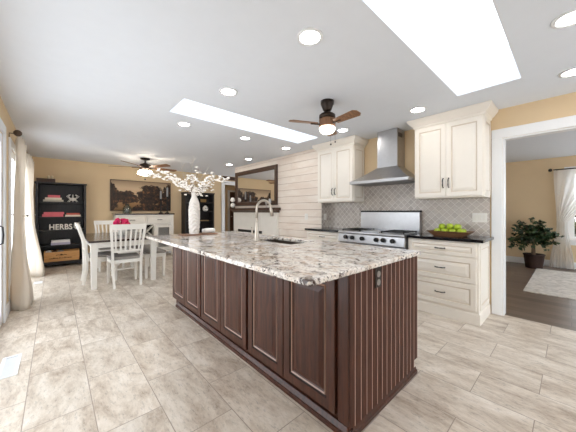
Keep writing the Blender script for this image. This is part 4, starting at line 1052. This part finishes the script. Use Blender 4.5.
# ------------------------------------------------------------------ far room
m = MB(); m.box(5.31, 7.58, -2.2, .50, .0005, .012); tag(m.build('area_rug', M['rug']), 'cream rug on the wood floor of the far room', 'rug')
# plant
PX, PY = 7.68, .55
t = thing('potted_tree', 'dark green potted tree in the corner of the far room', 'plant', (PX, PY, 0))
MB().lathe([(.13, 0), (.14, .01), (.17, .27), (.18, .28), (.18, .30), (.165, .30), (.155, .27)], (PX, PY), 24).build('pot', M['pot'], t, smooth=True)
MB().lathe([(.156, .262), (.01, .268)], (PX, PY), 20).build('soil', M['soil'], t)
rnd = random.Random(9)
tm = MB(); tm.tube([(PX, PY, .26), (PX + .02, PY, .4), (PX - .01, PY + .01, .58)], [.028, .024, .02], 8); tm.tube([(PX + .02, PY + .03, .26), (PX - .02, PY + .02, .45), (PX + .02, PY, .6)], [.018, .016, .014], 8)
lm = MB()
for b in range(60):
    a = rnd.uniform(0, 2 * PI); el = rnd.uniform(-.45, 1.5); L = rnd.uniform(.28, .54)
    d = Vector((math.cos(a) * math.cos(el) * .72, math.sin(a) * math.cos(el) * .88, math.sin(el) * 1.0))
    p0 = Vector((PX, PY, .64)); pts = [p0 + d * L * u + Vector((0, 0, .12 * u - .16 * u * u)) for u in (0, .25, .5, .75, 1)]
    if max(p.x for p in pts) > 8.08: pts = [Vector((min(p.x, 8.06), p.y, p.z)) for p in pts]
    tm.tube(pts, [.008, .006, .005, .004, .002], 5)
    for q in range(20):
        u = rnd.uniform(.25, 1); i = min(3, int(u * 4)); p = pts[i] + (pts[i + 1] - pts[i]) * (u * 4 - i)
        ax = Vector((rnd.gauss(0, 1), rnd.gauss(0, 1), rnd.gauss(-.25, .5))).normalized(); sd = ax.cross(Vector((rnd.gauss(0, 1), rnd.gauss(0, 1), rnd.gauss(0, 1)))).normalized()
        l = rnd.uniform(.07, .11); w = l * .28; nrm = ax.cross(sd) * .006
        lm.add([p, p + ax * l * .45 + sd * w, p + ax * l, p + ax * l * .45 - sd * w, p + ax * l * .45 - nrm], [(0, 1, 4), (1, 2, 4), (2, 3, 4), (3, 0, 4)])
tm.build('trunk', M['trunk'], t); lm.build('foliage', M['leaf'], t)
# sheer curtain swept aside
NS, NJ = 40, 34; vs = []; fs = []
zt, zk, CX2 = 2.10, .98, 8.0
for j in range(NJ + 1):
    z = .01 + (zt - .01) * j / NJ
    if z > zk: u = sm((z - zk) / (zt - zk)); y_a = lerp(.22, .265, u); y_b = lerp(.06, -1.3, ((z - zk) / (zt - zk)) ** 1.25)
    else: u = sm(z / zk); y_a = lerp(.33, .22, u); y_b = lerp(-.04, .06, u)
    for i in range(NS + 1):
        s = i / NS; vs.append((CX2 + .026 * math.sin(s * 8 * 2 * PI) + .012 * math.sin(s * 23 + z * 3), y_a + (y_b - y_a) * s, z))
for j in range(NJ):
    for i in range(NS): q = j * (NS + 1) + i; fs.append((q, q + 1, q + NS + 2, q + NS + 1))
m = MB(); m.add(vs, fs); tag(m.build('sheer_curtain', M['sheer'], smooth=True), 'sheer white curtain swept aside at the far room window', 'curtain')
t = thing('curtain_rod', 'dark curtain rod with ball finial over the far room window', 'curtain rod', (8.02, -.8, 2.12))
MB().tube([(8.0, .27, 2.115), (8.0, -2.0, 2.115)], .012, 10).build('rod', M['iron'], t, smooth=True)
MB().ball((8.0, .315, 2.115), .034, 12, 8).build('finial', M['iron'], t, smooth=True)
MB().tube([(8.0, .22, 2.115), (8.149, .22, 2.115)], .008, 6).build('bracket', M['iron'], t)
# hedge outside the far window
m = MB(); rnd = random.Random(1)
for i in range(60): m.ball((11.5 + rnd.uniform(-.4, .4), rnd.uniform(-4, 1), rnd.uniform(0, 1.3)), rnd.uniform(.3, .5), 8, 6, jit=.15, rnd=rnd)
tag(m.build('hedge', M['leaf']), 'green hedge outside the far room window', 'hedge')

# ------------------------------------------------------------------ ceiling lights
g = 'recessed ceiling downlights'
cans = [(1.30, 1.21, 'largest, nearest above the island front corner'), (1.29, 2.31, 'second in the row between the two skylights, above the island edge'), (1.32, 3.58, 'left below the small skylight corner, over the vase'), (2.31, 3.59, 'just beyond the middle of the small skylight'), (3.17, 1.22, 'in front of the cabinet right of the hood'), (2.37, .0, 'at the upper right corner of the picture'), (3.30, -.01, 'at the right picture edge above the doorway'), (3.32, 5.9, 'farthest, above the left end of the mirror'), (3.29, 4.98, 'above the right end of the mirror'), (3.25, 3.64, 'washing the whitewashed boards'), (3.15, 2.27, 'hidden partly behind the fan near the hood'), (5.0, 8.8, 'added unseen inside the hallway beyond the mantel')]  # last entry is an unseen lamp added to light the hallway
p0 = None
for x, y, lb in cans:
    lb = 'recessed ceiling light ' + lb
    if p0 is None:
        p0 = thing('downlight', lb, 'ceiling light', (x, y, ZC - .012), g)
        m = MB(); n = 28; vs = []
        rr = [(.092, ZC - .0005), (.09, ZC - .008), (.072, ZC - .010), (.066, ZC - .003), (.066, ZC - .0005)]
        for r_, z_ in rr: vs += [(x + r_ * math.cos(2 * PI * i / n), y + r_ * math.sin(2 * PI * i / n), z_) for i in range(n)]
        fs = [(j * n + i, j * n + (i + 1) % n, ((j + 1) % 5) * n + (i + 1) % n, ((j + 1) % 5) * n + i) for j in range(5) for i in range(n)]
        m.add(vs, fs); m.build('trim_ring', M['trim'], p0, smooth=True)
        MB().lathe([(.0655, ZC - .002), (.0655, ZC - .005)], (x, y), 28).build('lens', M['lens'], p0)
    else: copy_tree(p0, (x, y, ZC - .012), None, lb)

# ------------------------------------------------------------------ ceiling fans
FX, FY = 2.2, 1.79
t = thing('ceiling_fan', 'three blade ceiling fan with frosted globe near the range', 'ceiling fan', (FX, FY, ZC))
MB().lathe([(.072, ZC - .001), (.072, ZC - .03), (.045, ZC - .10), (.03, ZC - .115)], (FX, FY), 24).build('canopy', M['bronze'], t, smooth=True)
MB().lathe([(.012, 2.27), (.012, ZC - .11)], (FX, FY), 12).build('downrod', M['bronze'], t)
MB().lathe([(.03, 2.285), (.07, 2.28), (.088, 2.265), (.088, 2.235), (.075, 2.225)], (FX, FY), 28).build('motor_cap', M['bronze'], t, smooth=True)
MB().lathe([(.08, 2.224), (.088, 2.22), (.088, 2.145), (.075, 2.137)], (FX, FY), 28).build('motor_housing', M['fan_body'], t)
MB().lathe([(.078, 2.136), (.086, 2.128), (.086, 2.112), (.07, 2.08), (.04, 2.066), (.005, 2.062)], (FX, FY), 28).build('globe', M['globe'], t, smooth=True)
def blade(cx, cy, z, ang, r0, r1, w0, w1, pitch, mat, parent, iron):
    m = MB(); ca, sa = math.cos(ang), math.sin(ang); cp, spn = math.cos(pitch), math.sin(pitch); th = .006; vs = []
    outline = [(r0, -w0 / 2), (r1 - .03, -w1 / 2), (r1, -w1 / 2 + .03), (r1, w1 / 2 - .03), (r1 - .03, w1 / 2), (r0, w0 / 2)]
    for dz in (0, th):
        for r_, s_ in outline: vs.append((cx + r_ * ca - s_ * cp * sa, cy + r_ * sa + s_ * cp * ca, z + s_ * spn + dz))
    n_ = 6; m.add(vs, [tuple(range(n_))[::-1], tuple(range(n_, 2 * n_))] + [(i, (i + 1) % n_, (i + 1) % n_ + n_, i + n_) for i in range(n_)])
    o = m.build('blade', mat, parent)
    MB().tube([(cx + (r0 - .09) * ca, cy + (r0 - .09) * sa, z - .004), (cx + (r0 + .07) * ca, cy + (r0 + .07) * sa, z - .006)], .009, 6).build('blade_arm', iron, o)
for a in (153, 263, 30): blade(FX, FY, 2.165, R(a), .12, .43, .09, .12, R(-10), M['blade'], t, M['bronze'])
for dx, zz in ((-.045, 1.925), (.03, 1.965)):
    MB().tube([(FX + dx, FY, 2.15), (FX + dx, FY - .08, 2.10), (FX + dx, FY - .085, zz)], .0012, 4).ball((FX + dx, FY - .085, zz), .009, 8, 6).build('pull_chain', M['bronze'], t)
FX, FY = 1.52, 6.5
t = thing('ceiling_fan', 'dark ceiling fan with lit glass shades over the dining table', 'ceiling fan', (FX, FY, ZC))
MB().lathe([(.10, ZC - .001), (.095, ZC - .03), (.03, ZC - .05)], (FX, FY), 20).build('canopy', M['bronze'], t, smooth=True)
MB().lathe([(.015, 2.3), (.015, ZC - .045)], (FX, FY), 10).build('downrod', M['bronze'], t)
MB().lathe([(.03, 2.31), (.10, 2.28), (.13, 2.24), (.13, 2.20), (.08, 2.17), (.06, 2.15)], (FX, FY), 24).build('motor_housing', M['bronze'], t, smooth=True)
for i in range(5): blade(FX, FY, 2.215, R(8 + 72 * i), .2, .72, .10, .135, R(-12), M['blade'], t, M['bronze'])
for i in range(3):
    a = R(200 + 120 * i); sx_, sy_ = FX + .10 * math.cos(a), FY + .10 * math.sin(a)
    MB().tube([(FX + .04 * math.cos(a), FY + .04 * math.sin(a), 2.165), (sx_, sy_, 2.165), (sx_, sy_, 2.14)], .01, 6).build('lamp_arm', M['bronze'], t)
    MB().lathe([(.025, 2.14), (.045, 2.12), (.065, 2.07), (.07, 2.045), (.04, 2.05)], (sx_, sy_), 16).build('lamp_shade', M['shade_lit'], t, smooth=True)
MB().tube([(FX, FY, 2.15), (FX, FY, 1.95)], .0015, 4).ball((FX, FY, 1.945), .018, 8, 6).build('pull_chain', M['bronze'], t)
